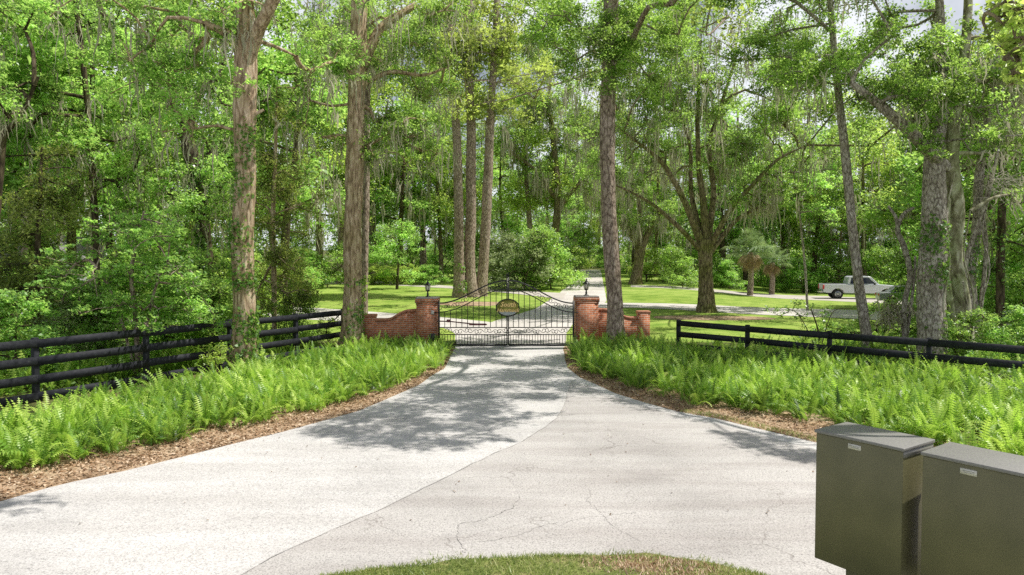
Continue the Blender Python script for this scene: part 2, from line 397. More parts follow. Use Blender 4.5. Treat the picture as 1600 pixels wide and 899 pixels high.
M['concrete'] = groundmat('drive_concrete', [(.3, (.46, .42, .38)), (.6, (.56, .52, .48)), (.8, (.62, .58, .54))], .5, 30, (.9, 1.08), bump=.1)

def asphalt(name, base, pink=0.0, cracks=True, crackw=1):
    m, nt, out = nmat(name); b = bsdf(nt, out, .9, .2)
    ge = N(nt, 'ShaderNodeNewGeometry')
    big = N(nt, 'ShaderNodeTexNoise', Scale=.35, Detail=5.0, Roughness=.6); L(nt, ge, 'Position', big, 'Vector')
    rb = ramp(nt, [(.3, tuple(c*.80 for c in base)), (.5, base), (.7, tuple(c*1.12 for c in base))]); L(nt, big, 'Fac', rb, 'Fac')
    ag = N(nt, 'ShaderNodeTexNoise', Scale=48.0, Detail=3.0, Roughness=.85); L(nt, ge, 'Position', ag, 'Vector')
    ra = ramp(nt, [(.32, (.40, .40, .41)), (.47, (.97, .97, .97)), (.7, (1.3, 1.3, 1.3))]); L(nt, ag, 'Fac', ra, 'Fac')
    mp = N(nt, 'ShaderNodeMapping'); mp.inputs['Scale'].default_value = (.35, 2.2, 1); mp.inputs['Rotation'].default_value = (0, 0, R(14)); L(nt, ge, 'Position', mp, 'Vector')
    stn = N(nt, 'ShaderNodeTexNoise', Scale=.8, Detail=6.0, Roughness=.65, Distortion=.4); L(nt, mp, 'Vector', stn, 'Vector')
    rs = ramp(nt, [(.30, (.84-.10*pink, .83-.13*pink, .82-.12*pink)), (.58, (1, 1, 1))]); L(nt, stn, 'Fac', rs, 'Fac')
    prev = rb
    for x in (ra, rs):
        mc = N(nt, 'ShaderNodeMix'); mc.data_type = 'RGBA'; mc.blend_type = 'MULTIPLY'; mc.inputs[0].default_value = 1
        L(nt, prev, 'Color' if prev is rb else 2, mc, 6); L(nt, x, 'Color', mc, 7); prev = mc
    if cracks:
        dn = N(nt, 'ShaderNodeTexNoise', Scale=2.2, Detail=5.0); L(nt, ge, 'Position', dn, 'Vector')
        mv = N(nt, 'ShaderNodeMix'); mv.data_type = 'RGBA'; mv.blend_type = 'ADD'; mv.inputs[0].default_value = .55
        L(nt, ge, 'Position', mv, 6); L(nt, dn, 'Color', mv, 7)
        vo = N(nt, 'ShaderNodeTexVoronoi', Scale=.62); vo.feature = 'DISTANCE_TO_EDGE'; L(nt, mv, 2, vo, 'Vector')
        rc = ramp(nt, [(0, (.62, .60, .59)), (.007, (1, 1, 1))]); L(nt, vo, 'Distance', rc, 'Fac')
        mk = N(nt, 'ShaderNodeTexNoise', Scale=.5, Detail=2.0); L(nt, ge, 'Position', mk, 'Vector')
        rk = ramp(nt, [(.48, (0, 0, 0)), (.60, (1, 1, 1))]); L(nt, mk, 'Fac', rk, 'Fac')
        m2 = N(nt, 'ShaderNodeMix'); m2.data_type = 'RGBA'; m2.blend_type = 'MULTIPLY'
        L(nt, rk, 'Color', m2, 0); L(nt, prev, 2, m2, 6); L(nt, rc, 'Color', m2, 7); prev = m2
    L(nt, prev, 2, b, 'Base Color')
    bp = N(nt, 'ShaderNodeBump', Strength=.5, Distance=.006); L(nt, ag, 'Fac', bp, 'Height'); L(nt, bp, 'Normal', b, 'Normal')
    return m
M['road'] = asphalt('road_asphalt', (.58, .565, .55), cracks=False)
M['road2'] = asphalt('patched_asphalt', (.49, .47, .45), pink=.5, crackw=1)
M['road3'] = asphalt('inner_drive_surface', (.64, .60, .57), cracks=False)
M['seam'] = asphalt('seam_tar', (.42, .40, .385), cracks=False)

xs = np.concatenate([np.arange(-260, -60, 8), np.arange(-60, 60, 1.0), np.arange(60, 261, 8)])
ys = np.concatenate([np.arange(-40, 0, 4), np.arange(0, 150, 1.0), np.arange(150, 620, 10)])
X, Y = np.meshgrid(xs, ys); Z = h(X, np.maximum(Y, 1.0))
mb = MB(); nx, ny = len(xs), len(ys)
i = (np.arange(ny-1)[:, None]*nx+np.arange(nx-1)[None])
mb.add(np.stack([X, Y, Z], -1).reshape(-1, 3), q=np.stack([i, i+1, i+nx+1, i+nx], -1).reshape(-1, 4))
tag(mb.build('ground', M['forest'], None, True), kind='structure')

def resample(P, n):
    P = np.asarray(P, float)[:, :2]; d = np.concatenate([[0], np.cumsum(np.linalg.norm(np.diff(P, axis=0), axis=1))])
    u = np.linspace(0, d[-1], n); return np.stack([np.interp(u, d, P[:, 0]), np.interp(u, d, P[:, 1])], 1)
def strip(name, A, B, mat, dz, n=80, m=8, wob=0.0, seed=0, kind='structure'):
    A = resample(A, n); B = resample(B, n)
    if wob:
        g = np.random.default_rng(seed)
        def sm(k): 
            x = g.normal(0, 1, (k, 2)); 
            for _ in range(2): x = (x+np.roll(x, 1, 0)+np.roll(x, -1, 0))/3
            return x*wob*1.7
        A = A+sm(n); B = B+sm(n)
    t = np.linspace(0, 1, m)[None, :, None]; P = A[:, None]*(1-t)+B[:, None]*t
    z = h(P[..., 0], np.maximum(P[..., 1], 1))+dz
    mb = MB(); i = (np.arange(n-1)[:, None]*m+np.arange(m-1)[None])
    V = np.concatenate([P, z[..., None]], -1).reshape(-1, 3)
    q = np.stack([i, i+1, i+m+1, i+m], -1).reshape(-1, 4)
    a, b, c = V[q[0, 0]], V[q[0, 1]], V[q[0, 2]]
    if np.cross(b-a, c-b)[2] < 0: q = q[:, ::-1]
    mb.add(V, q=q); o = mb.build(name, mat, None, True); tag(o, kind=kind); return o
def gp(L_): return [G(*p)[:2] for p in L_]
roadL = [(-2.05, 27.5), (-2.05, 24.6)]+gp([(710, 546), (694, 577), (650, 604), (562, 643), (440, 677), (280, 716), (187, 738), (93, 758), (0, 785)])+[(-8.2, 6.9), (-12, 4.6), (-20, 2.5), (-60, -3)]
roadR = [(1.95, 27.5), (1.95, 24.6)]+gp([(880, 545), (886, 575), (905, 590), (960, 615), (1000, 628), (1060, 645), (1120, 655), (1180, 670), (1270, 692), (1440, 730), (1600, 765)])+[(8.6, 7.2), (13, 4.0), (20, 1), (60, -12)]
strip('road', roadL, roadR, M['road'], .012, 260, 16, .018, 3)
# near side of the road beyond the grass strip and behind the camera stays ground
seam = gp([(893, 596), (880, 640), (868, 657), (820, 690), (760, 716), (690, 752), (600, 796), (520, 830), (450, 862), (385, 896)])+[(-3.4, 4.2), (-6, .5)]
patchR = gp([(893, 596), (915, 602), (960, 622), (1060, 652), (1120, 664), (1270, 703), (1440, 742)])+[(9, 6), (13, 1), (16, -4)]
strip('asphalt_patch', seam, patchR, M['road2'], .017, 160, 12)
sa_ = resample(seam, 90)+np.random.default_rng(4).normal(0, .012, (90, 2)); dn = np.random.default_rng(3).uniform(.001, .011, 90)[:, None]
nrm = np.stack([-np.gradient(sa_[:, 1]), np.gradient(sa_[:, 0])], 1); nrm /= np.linalg.norm(nrm, axis=1, keepdims=True)
strip('pavement_seam', sa_-nrm*dn, sa_+nrm*dn[::-1], M['seam'], .022, 90, 2)

# cracks that branch over the patched asphalt: thin dark sheets
def crackline(P, w, seed):
    P = resample(P, 60); g = np.random.default_rng(seed)
    P = P+np.cumsum(g.normal(0, .018, (60, 2)), 0)*.6+g.normal(0, .012, (60, 2)); wd = w*g.uniform(.3, 1.2, 60)[:, None]
    nr = np.stack([-np.gradient(P[:, 1]), np.gradient(P[:, 0])], 1); nr /= np.linalg.norm(nr, axis=1, keepdims=True)+1e-9
    strip('pavement_crack', P-nr*wd, P+nr*wd, M['seam'], .023, 60, 2)
crackline(gp([(725, 866), (716, 845), (718, 820), (760, 812), (800, 795), (815, 775)]), .005, 1)
crackline(gp([(722, 852), (780, 842), (840, 825), (900, 810), (980, 800)]), .0035, 2)
crackline(gp([(1000, 850), (960, 820), (935, 790), (940, 770)]), .003, 4)

# the grass strip near the camera and the shoulders
nearA = gp([(505, 906), (560, 899), (600, 893), (650, 889), (700, 881), (780, 878), (860, 873), (950, 875), (1010, 873), (1060, 880), (1110, 886), (1190, 903)])+[(2.7, 6.0), (4.6, 5.6), (8, 3)]
nearA = [(-3.5, 5.2)]+nearA
nearB = [(-3, 2), (0, 2.2), (3, 1.5), (6, .5)]
strip('grass_verge', nearA, nearB, M['verge'], .035, 120, 10, .03, 9)
lsL = gp([(700, 545), (683, 575), (640, 597), (560, 628), (440, 655), (340, 675), (260, 697), (140, 716), (40, 735)])+[(-8.6, 8.6), (-14, 6.2), (-25, 4.5)]
strip('leaf_litter_shoulder', [(-2.15, 24.3)]+[tuple(p) for p in np.array(roadL[2:-1])+np.array([.06, .0])], [(-2.6, 24.3)]+[(p[0]-.9, p[1]+.3) for p in lsL], M['shoulder'], .008, 160, 6, .05, 5)
lsR = [(2.5, 24.3)]+gp([(893, 560), (905, 578), (960, 603), (1060, 632), (1200, 652), (1290, 668), (1450, 705), (1600, 735)])+[(9.6, 8.2), (15, 5)]
strip('leaf_litter_shoulder', [tuple(p) for p in np.array(roadR[1:-2])-np.array([.05, 0])], [(p[0]+.8, p[1]+.5) for p in lsR], M['shoulder'], .008, 160, 6, .05, 6)

# lawns beyond the gate
strip('lawn', [(-26, 27), (-27, 45), (-34, 62), (-46, 85), (-40, 112)], [(60, 23.5), (62, 45), (60, 60), (50, 74), (25, 112)], M['lawn'], .006, 140, 120)
# inner drives
drvL = [(-2.05, 24.7)]+gp([(712, 522), (692, 512), (600, 505), (440, 498)])+[(-16, 34), (-24, 33)]
drvLb = [(-1.7, 24.7), (-1.3, 30)]+gp([(770, 504), (690, 496), (600, 489), (440, 478)])+[(-17, 41), (-24, 40)]
strip('inner_driveway', drvL, drvLb, M['road3'], .016, 90, 8, .03, 1)
mainA = [(-2.05, 24.7)]+gp([(722, 524), (770, 503), (835, 484), (868, 463), (884, 450), (893, 440), (903, 428), (906, 422)])
mainB = [(1.95, 24.7)]+gp([(886, 520), (898, 502), (930, 488), (948, 470), (945, 455), (942, 441), (940, 428), (938, 422)])
strip('main_driveway', mainA, mainB, M['road3'], .020, 120, 8, .02, 2)
crA = gp([(925, 487), (980, 481), (1100, 487), (1300, 497), (1600, 512)])+[(45, 33)]
crB = gp([(925, 474), (980, 474), (1100, 477), (1300, 484), (1600, 496)])+[(48, 37)]
strip('cross_driveway', crA, crB, M['road3'], .024, 80, 6, .02, 3)
flA = gp([(880, 468), (800, 459), (700, 451), (590, 445), (470, 443), (380, 441)]); flB = gp([(884, 459), (800, 454), (700, 447), (590, 440.5), (470, 438.5), (380, 437)])
strip('far_driveway', flA, flB, M['concrete'], .028, 80, 4, .02, 4)
strip('dirt_path', gp([(985, 449), (1100, 455), (1290, 470), (1450, 478)]), gp([(985, 446), (1100, 451), (1290, 463), (1450, 470)]), M['concrete'], .012, 60, 4, .05, 4)
mul = G(1105, 497); g_ = np.random.default_rng(8)
a = np.linspace(0, 2*np.pi, 60); mo = np.stack([mul[0]+.3+3.3*np.cos(a), mul[1]+1.5*np.sin(a)], 1)
strip('leaf_litter_shoulder', mo, np.repeat([[mul[0], mul[1]]], 60, 0)+mo*1e-4, M['shoulder'], .012, 60, 5, .12, 7)
mul2 = G(735, 475); mo = np.stack([mul2[0]+2.6*np.cos(a), mul2[1]+1.8*np.sin(a)], 1)
strip('leaf_litter_shoulder', mo, np.repeat([[mul2[0], mul2[1]]], 60, 0)+mo*1e-4, M['shoulder'], .012, 60, 5, .12, 8)

# ------------------------------------------------------------ scatter helpers
def inpoly(P, poly):
    x, y = P[:, 0], P[:, 1]; c = np.zeros(len(P), bool); n = len(poly)
    for i in range(n):
        x1, y1 = poly[i][:2]; x2, y2 = poly[(i+1) % n][:2]
        k = ((y1 > y) != (y2 > y)); xi = (x2-x1)*(y-y1)/((y2-y1) if abs(y2-y1) > 1e-9 else 1e-9)+x1; c ^= k & (x < xi)
    return c
def scatter(poly, dens, g):
    A = np.array([p[:2] for p in poly]); lo, hi = A.min(0), A.max(0); n = int(dens*np.prod(hi-lo)); P = g.uniform(lo, hi, (n, 2)); return P[inpoly(P, A)]
def ferns(mb, C, g, nf=10, Lm=.72, K=18, tint0=.5, spread=1.0):
    n = len(C)*nf; base = np.repeat(C, nf, 0)+g.normal(0, .05, (n, 2)); z0 = h(base[:, 0], np.maximum(base[:, 1], 1))+.012
    az = g.uniform(0, 2*np.pi, n); Ls = Lm*g.uniform(.5, 1.3, n)*np.repeat(g.uniform(.55, 1.35, len(C)), nf)
    lean = g.uniform(.12, .95, n)*spread; tint = np.clip(tint0+np.repeat(g.normal(0, .13, len(C))+.16*np.sin(C[:, 0]*1.1+2*np.sin(C[:, 1]*.9)), nf)+g.normal(0, .2, n), 0, 1)
    s = np.linspace(0, 1, K+1)
    el = (np.pi/2-lean*.55)[:, None]-(lean*1.35)[:, None]*s[None]**1.6
    st = (Ls/K)[:, None]; hx = np.cumsum(np.cos(el)*st, 1); hz = np.cumsum(np.sin(el)*st, 1)
    d = np.stack([np.cos(az), np.sin(az)], 1); side = np.stack([-d[:, 1], d[:, 0], 0*az], 1)
    roll = g.normal(0, .35, n); side[:, 2] = np.sin(roll); 
    ctr = np.stack([base[:, 0:1]+hx*d[:, 0:1], base[:, 1:2]+hx*d[:, 1:2], z0[:, None]+hz], -1)
    wprof = np.interp(s, [0, .12, .3, .7, 1.0], [.15, .85, 1, .9, .15])*.082
    wd = (Ls/.72)[:, None]*wprof[None]
    tan = np.stack([np.cos(el)*d[:, 0:1], np.cos(el)*d[:, 1:2], np.sin(el)], -1)
    for sg in (-1, 1):
        a = ctr[:, 1:-1]-tan[:, 1:-1]*(st*.42)[..., None]; b = ctr[:, 1:-1]+tan[:, 1:-1]*(st*.42)[..., None]
        tip = ctr[:, 1:-1]+sg*side[:, None]*wd[:, 1:-1, None]*(1+g.normal(0, .12, (n, K-1)))[..., None]+tan[:, 1:-1]*(st*.5)[..., None]-np.array([0, 0, .25])*wd[:, 1:-1, None]
        v = np.stack([a, b, tip] if sg > 0 else [b, a, tip], 2).reshape(-1, 3)
        tt = np.repeat(tint, (K-1)*3)+np.tile(np.repeat(np.linspace(-.1, .12, K-1), 3), n)
        mb.add(v, t=np.arange(len(v)).reshape(-1, 3), tint=tt)
    # rachis
    wr = .004; l = ctr-side[:, None]*wr; r = ctr+side[:, None]*wr
    v = np.stack([l, r], 2).reshape(-1, 3); b = (np.arange(n)*(K+1)*2)[:, None]+np.arange(K)[None]*2
    mb.add(v, q=np.stack([b, b+1, b+3, b+2], -1).reshape(-1, 4), tint=np.repeat(tint*.7, (K+1)*2))

g = np.random.default_rng(11)
fenceL = [(-12.6, 9.9), (-10.57, 14.1), (-8.05, 19.2), (-5.9, 23.6)]
bedL = gp([(704, 552), (690, 574), (644, 596), (566, 626), (446, 656), (348, 676), (264, 697), (150, 718), (20, 742)])+[(-9.4, 8.6), (-14, 6.8)]+[(-14.5, 7.8), (-11, 9.2), (-9.0, 11.2), (-8.85, 14.1), (-7.5, 15.6), (-6.9, 18.2), (-5.8, 21), (-4.6, 23.6), (-3.2, 24.3)]
C = scatter(bedL, 18, g); mb = MB(); tn = .52
ferns(mb, C, g, 12, .45, 15, .63, 1.4); tag(mb.build('fern_bed', M['fern'], None), 'dense bed of bright sword ferns between the four-rail fence and the flared drive', 'ferns', kind='stuff')
bedR = [(2.55, 24.2)]+gp([(890, 557), (901, 575), (960, 602), (1060, 632), (1200, 651), (1290, 668), (1450, 702), (1600, 732)])+[(9.6, 8.3), (16, 5.2), (18, 9), (14.5, 14), (12.6, 15.4), (9.2, 18.7), (5.6, 22.0), (4.8, 24.0)]
C = scatter(bedR, 16, g); mb = MB()
ferns(mb, C, g, 12, .47, 15, .57, 1.4); tag(mb.build('fern_bed', M['fern'], None), 'deep bed of arching sword ferns behind the two dark metal boxes', 'ferns', kind='stuff')
# lower growth behind the fences
bk = [(-15, 9), (-12.9, 9.8), (-10.8, 14.2), (-8.3, 19.3), (-6.4, 23), (-9, 25), (-14, 24), (-19, 18)]
C = scatter(bk, 6, g); mb = MB(); ferns(mb, C, g, 9, .62, 14, .42)
bk2 = [(6.2, 23), (9.6, 20), (13, 15.6), (19, 12), (22, 18), (15, 24), (10, 24.5)]
C2 = scatter(bk2, 4, g); ferns(mb, C2, g, 8, .5, 14, .35)
P = np.concatenate([scatter(bk, 120, g), scatter(bk2, 70, g)]); Pz = np.concatenate([P, (h(P[:, 0], P[:, 1])+np.abs(g.normal(0, .22, len(P))))[:, None]], 1)
leafquads(mb, Pz, .12, g, tint=.4); tag(mb.build('undergrowth', M['fern'], None), 'low leafy undergrowth on the shaded ground behind the black fences', 'undergrowth', kind='stuff')

# dry leaves on the shoulders
mb = MB()
shl = [tuple(p) for p in roadL[2:-2]]+[(p[0]-.5, p[1]+.2) for p in lsL[::-1][1:]]
P = np.concatenate([scatter(shl, 420, g), scatter([tuple(p) for p in roadR[2:-3]]+[(p[0]+.3, p[1]+.3) for p in lsR[::-1][1:]], 260, g)])
P3 = np.concatenate([P, (.014+np.abs(g.normal(0, .018, len(P))))[:, None]], 1); leafquads(mb, P3, .062, g, up=1.6, tint=.55, tj=.25, width=.5)
Q = np.stack([g.uniform(-5, 7, 260), g.uniform(7.5, 24, 260)], 1); Q3 = np.concatenate([Q, np.full((260, 1), .03)], 1); leafquads(mb, Q3, .035, g, up=2, tint=.15)
tag(mb.build('fallen_leaves', M['litter'], None), 'dry tan leaves scattered along both edges of the pavement', 'leaf litter', kind='stuff')
# needle and leaf litter is joined by weeds at the shoulder
def blades(mb, P, g, hgt=.05, w=.006, z=.03, tint=.5):
    n = len(P); a = g.uniform(0, 6.28, n); hh = hgt*g.uniform(.5, 1.5, n); ln = g.normal(0, .5, (n, 2))*hh[:, None]
    d = np.stack([np.cos(a), np.sin(a)], 1)*w; zz = h(P[:, 0], np.maximum(P[:, 1], 1))+z
    v = np.stack([np.c_[P-d, zz], np.c_[P+d, zz], np.c_[P+ln, zz+hh]], 1).reshape(-1, 3)
    mb.add(v, t=np.arange(3*n).reshape(-1, 3), tint=np.repeat(np.clip(tint+g.normal(0, .2, n), 0, 1), 3))
mb = MB(); P = scatter(nearA+nearB[::-1], 3400, g); P = P[(np.sin(P[:, 0]*4.1+np.sin(P[:, 1]*6)*1.7)+np.sin(P[:, 1]*9.3+P[:, 0]*2.2)) > g.uniform(-2.6, .9, len(P))]
dry = np.hypot((P[:, 0]-1.4)/.62, (P[:, 1]-6.65)/.42) < g.uniform(.7, 1.3, len(P)); pass
fld = np.sin(P[:, 0]*3+1)*np.sin(P[:, 1]*5)*.22+.45+g.normal(0, .1, len(P)); fld = np.where(dry, 1.3, fld)
mbd = MB(); blades(mbd, P[dry], g, .03, .008, .036, .8); tag(mbd.build('dry_grass', M['litter'], None), 'patch of dead brown grass in the verge near the mailbox cabinets', 'dry grass', kind='stuff')
P = P[~dry]; fld = fld[~dry]
blades(mb, P, g, .038, .005, .034, fld)
e = resample(nearA, 900); blades(mb, (np.repeat(e, 9, 0)+g.normal(0, 1, (8100, 2))*(.02+.06*np.abs(np.sin(np.repeat(np.arange(900), 9)*.05)*np.sin(np.repeat(np.arange(900), 9)*.021)))[:, None]), g, .036, .005, .02, .45)
P = scatter([tuple(p) for p in roadR[7:-3]]+[(p[0]+.2, p[1]+.2) for p in roadR[7:-3]][::-1], 900, g); blades(mb, P, g, .05, .006, .02, .6)
tag(mb.build('grass', M['grass'], None), 'short green grass with dry patches along the near kerb of the road', 'grass', kind='stuff')

# ------------------------------------------------------------ brick
def brickmat():
    m, nt, out = nmat('red_brick'); b = bsdf(nt, out, .85, .2)
    tc = N(nt, 'ShaderNodeTexCoord'); sp = N(nt, 'ShaderNodeSeparateXYZ'); L(nt, tc, 'Object', sp, 0)
    ad = N(nt, 'ShaderNodeMath', _operation='ADD'); L(nt, sp, 'X', ad, 0); L(nt, sp, 'Y', ad, 1)
    cb = N(nt, 'ShaderNodeCombineXYZ'); L(nt, ad, 0, cb, 0); L(nt, sp, 'Z', cb, 1)
    br = N(nt, 'ShaderNodeTexBrick', Scale=1.0); br.inputs['Color1'].default_value = (.44, .145, .065, 1); br.inputs['Color2'].default_value = (.62, .25, .13, 1)
    br.inputs['Mortar'].default_value = (.62, .47, .38, 1); br.inputs['Brick Width'].default_value = .215; br.inputs['Row Height'].default_value = .075
    br.inputs['Mortar Size'].default_value = .010; br.inputs['Mortar Smooth'].default_value = .2; L(nt, cb, 0, br, 'Vector')
    no = N(nt, 'ShaderNodeTexNoise', Scale=6.0, Detail=6.0); L(nt, tc, 'Object', no, 'Vector'); r = ramp(nt, [(.3, (.7, .7, .7)), (.7, (1.15, 1.1, 1.08))]); L(nt, no, 'Fac', r, 'Fac')
    mc = N(nt, 'ShaderNodeMix'); mc.data_type = 'RGBA'; mc.blend_type = 'MULTIPLY'; mc.inputs[0].default_value = 1
    L(nt, br, 'Color', mc, 6); L(nt, r, 'Color', mc, 7); L(nt, mc, 2, b, 'Base Color')
    iv = N(nt, 'ShaderNodeMath', _operation='SUBTRACT'); iv.inputs[0].default_value = 1; L(nt, br, 'Fac', iv, 1)
    bp = N(nt, 'ShaderNodeBump', Strength=.7, Distance=.01); L(nt, iv, 0, bp, 'Height'); L(nt, bp, 'Normal', b, 'Normal'); return m
M['brick'] = brickmat()
M['stone'] = plain('stone_cap', (.36, .33, .31), .8, var=.2, scale=20, bump=.3)
M['coping'] = plain('brick_coping', (.47, .21, .13), .85, var=.3, scale=14, bump=.4)
GY = 24.5
def bevel(o, w=.008, seg=2):
    md = o.modifiers.new('bevel', 'BEVEL'); md.width = w; md.segments = seg; md.limit_method = 'ANGLE'; return o
def lantern(x, y, z, label):
    r = empty('lantern', (x, y, z), label, 'lantern', 'lanterns on the gate pillars')
    def lathe(prof, name, mat, par, seg=16):
        mb = MB(); p = np.array(prof); th = np.linspace(0, 2*np.pi, seg, endpoint=False)
        v = np.stack([p[:, None, 0]*np.cos(th), p[:, None, 0]*np.sin(th), np.repeat(p[:, 1:2], seg, 1)], -1).reshape(-1, 3)
        i = np.arange(len(p)-1)[:, None]*seg; j = np.arange(seg)[None]; j2 = (j+1) % seg
        mb.add(v, q=np.stack([i+j, i+j2, i+seg+j2, i+seg+j], -1).reshape(-1, 4)); return mb.build(name, mat, par, True)
    lathe([(0, 0), (.1, 0), (.1, .02), (.05, .035), (.03, .07), (.045, .1), (.03, .13), (.025, .19), (.06, .21), (.085, .235), (.06, .24), (0, .24)], 'base', M['iron'], r)
    lathe([(.001, .241), (.062, .242), (.083, .30), (.088, .43), (.001, .44)], 'glass', M['lampglass'], r)
    for k in range(6):
        a = k*math.pi/3; mb = MB(); mb.tube([(.068*math.cos(a), .068*math.sin(a), .235), (.089*math.cos(a), .089*math.sin(a), .30), (.094*math.cos(a), .094*math.sin(a), .445)], .006, 5); mb.build('cage_bar', M['iron'], r)
    rf = lathe([(0, .44), (.135, .44), (.125, .455), (.07, .50), (.045, .525), (.05, .54), (.02, .56), (.028, .585), (.012, .61), (0, .65)], 'roof', M['iron'], r)
    return r
m, nt_, out = nmat('lamp_glass'); b = bsdf(nt_, out, .15, .5); b.inputs['Base Color'].default_value = (.62, .58, .48, 1); M['lampglass'] = m
def pillar(px0, px1, ytop, label):
    a = WP(px0, ytop, GY+.1); c = WP(px1, ytop, GY+.1); wd = c[0]-a[0]; z = a[2]; x = (a[0]+c[0])/2; y = GY+.1+wd/2
    r = empty('brick_pillar', (x, y, 0), label, 'brick pillar', 'brick gate pillars')
    mb = MB(); mb.box((0, 0, (z-.28)/2), (wd-.06, wd-.06, z-.28)); mb.build('shaft', M['brick'], r)
    mb = MB(); mb.box((0, 0, z-.243), (wd-.03, wd-.03, .07)); mb.box((0, 0, z-.131), (wd+.02, wd+.02, .15)); mb.build('corbel', M['brick'], r)
    mb = MB(); mb.box((0, 0, z-.028), (wd-.01, wd-.01, .056)); bevel(mb.build('cap', M['stone'], r), .012)
    return r, x, y, z, wd
pl, xl, yl, zl, wl = pillar(649, 683.5, 465, 'red brick gate pillar with a small pale keypad plate on its face')
pr, xr, yr, zr, wr_ = pillar(899.5, 936.5, 463, 'plain red brick gate pillar beside the tall pine trunk')
mb = MB(); mb.box((xl-xl+.22, -wl/2+.03-.02, 1.22), (.1, .035, .13)); M['plate'] = plain('pale_plate', (.6, .58, .54), .5); bevel(mb.build('keypad', M['plate'], pl), .004)
lantern(xl, yl, zl, 'black lantern on the brick pillar that bears the keypad')
lantern(xr, yr, zr, 'black lantern on the brick pillar beside the pine trunk')
def side_wall(x0, x1, prof, label, pier):
    """x0 at the pillar, x1 far end; prof: (fraction, height)"""
    r = empty('brick_wall', (x0, yl+.05, 0), label, 'brick wall', 'curved brick wing walls')
    n = 40; f = np.linspace(0, 1, n); hh = np.interp(f, [p[0] for p in prof], [p[1] for p in prof])
    k = np.ones(5)/5; hh = np.convolve(np.pad(hh, 2, 'edge'), k, 'valid'); X_ = (x1-x0)*f; t = .14
    def slab(zlo, zhi, tt, name, mat):
        mb = MB(); v = []
        for i in range(n): v += [(X_[i], -tt, zlo[i]), (X_[i], -tt, zhi[i]), (X_[i], tt, zhi[i]), (X_[i], tt, zlo[i])]
        q = []
        for i in range(n-1):
            for a_, b_ in ((0, 1), (1, 2), (2, 3), (3, 0)): q.append([i*4+a_, i*4+b_, i*4+4+b_, i*4+4+a_])
        q += [[0, 1, 2, 3], [n*4-4, n*4-1, n*4-2, n*4-3]]; mb.add(v, q=q); return mb.build(name, mat, r)
    slab(0*hh, hh-.1, t, 'wall', M['brick']); slab(hh-.099, hh, t+.02, 'coping', M['coping'])
    s = 1 if x1 > x0 else -1; pw = .42
    mb = MB(); mb.box((x1-x0+s*pw/2, 0, (pier-.1)/2), (pw, pw, pier-.1)); mb.build('pier', M['brick'], r)
    mb = MB(); mb.box((x1-x0+s*pw/2, 0, pier-.049), (pw+.05, pw+.05, .098)); bevel(mb.build('pier_cap', M['coping'], r), .01)
yw = yl+.05
X1 = WP(587, 500, yw)[0]; side_wall(xl-wl/2+.03, X1, [(0, 1.32), (.30, 1.28), (.42, 1.2), (.62, 1.0), (.72, .96), (1, .96)], 'brick wing wall sweeping down past the trunk to a low pier', 1.12)
X2 = WP(996, 500, yw)[0]; side_wall(xr+wr_/2-.03, X2, [(0, 1.34), (.3, 1.32), (.5, 1.2), (.7, 1.06), (.85, 1.02), (1, 1.04)], 'short brick wing wall dipping behind the pine trunk to a pier', 1.24)

# ------------------------------------------------------------ gate
gx0 = WP(686, 500, GY)[0]; gx1 = WP(896, 500, GY)[0]; gc = WP(793, 500, GY)[0]
def zof(y): return WP(793, y, GY)[2]
zb, zr1, zr2 = max(.05, zof(540)), zof(523), zof(512)
def arch(f, lo, hi):   # f 0 side .. 1 centre : ogee
    return lo+(hi-lo)*(.5-.5*math.cos(math.pi*min(1, f*1.0)))
up_lo, up_hi = zof(474), zof(438.5); dn_lo, dn_hi = zof(488), zof(452)
def spiral(mb, c, r0, a0, turns, sg, rad=.008, plane=0):
    P = []
    for k in range(22):
        t = k/21; a = a0+sg*turns*2*math.pi*t; r = r0*(1-.78*t); P.append((c[0]+r*math.cos(a), 0, c[1]+r*math.sin(a)))
    mb.tube(P, rad, 5)
def scurve(r, xa, za, xb, zb_, flip, rad=.0105, hm=.21):
    """S scroll: curvature grows towards both ends, so each end closes into a curl"""
    q = np.linspace(-1, 1, 61); th = 2.0*math.pi*np.abs(q)**1.5-.8; dx = np.cos(th); dz = np.sin(th)*(1 if flip else -1)
    X_ = np.cumsum(dx)-dx[0]/2; Z_ = np.cumsum(dz); X_ -= X_[30]; Z_ -= Z_[30]; Z_ = np.where(q < 0, Z_, Z_)
    ln = math.hypot(xb-xa, zb_-za); wd = X_.max()-X_.min(); k = min(1.15*ln/wd, hm/(Z_.max()-Z_.min())); an = math.atan2(zb_-za, xb-xa); ca, sa2 = math.cos(an), math.sin(an)
    cx_, cz_ = (xa+xb)/2, (za+zb_)/2
    mb = MB(); mb.tube([(cx_+k*(x*ca-z*sa2), 0, cz_+k*(x*sa2+z*ca)) for x, z in zip(X_, Z_)], rad, 5); mb.build('scroll', M['iron'], r)
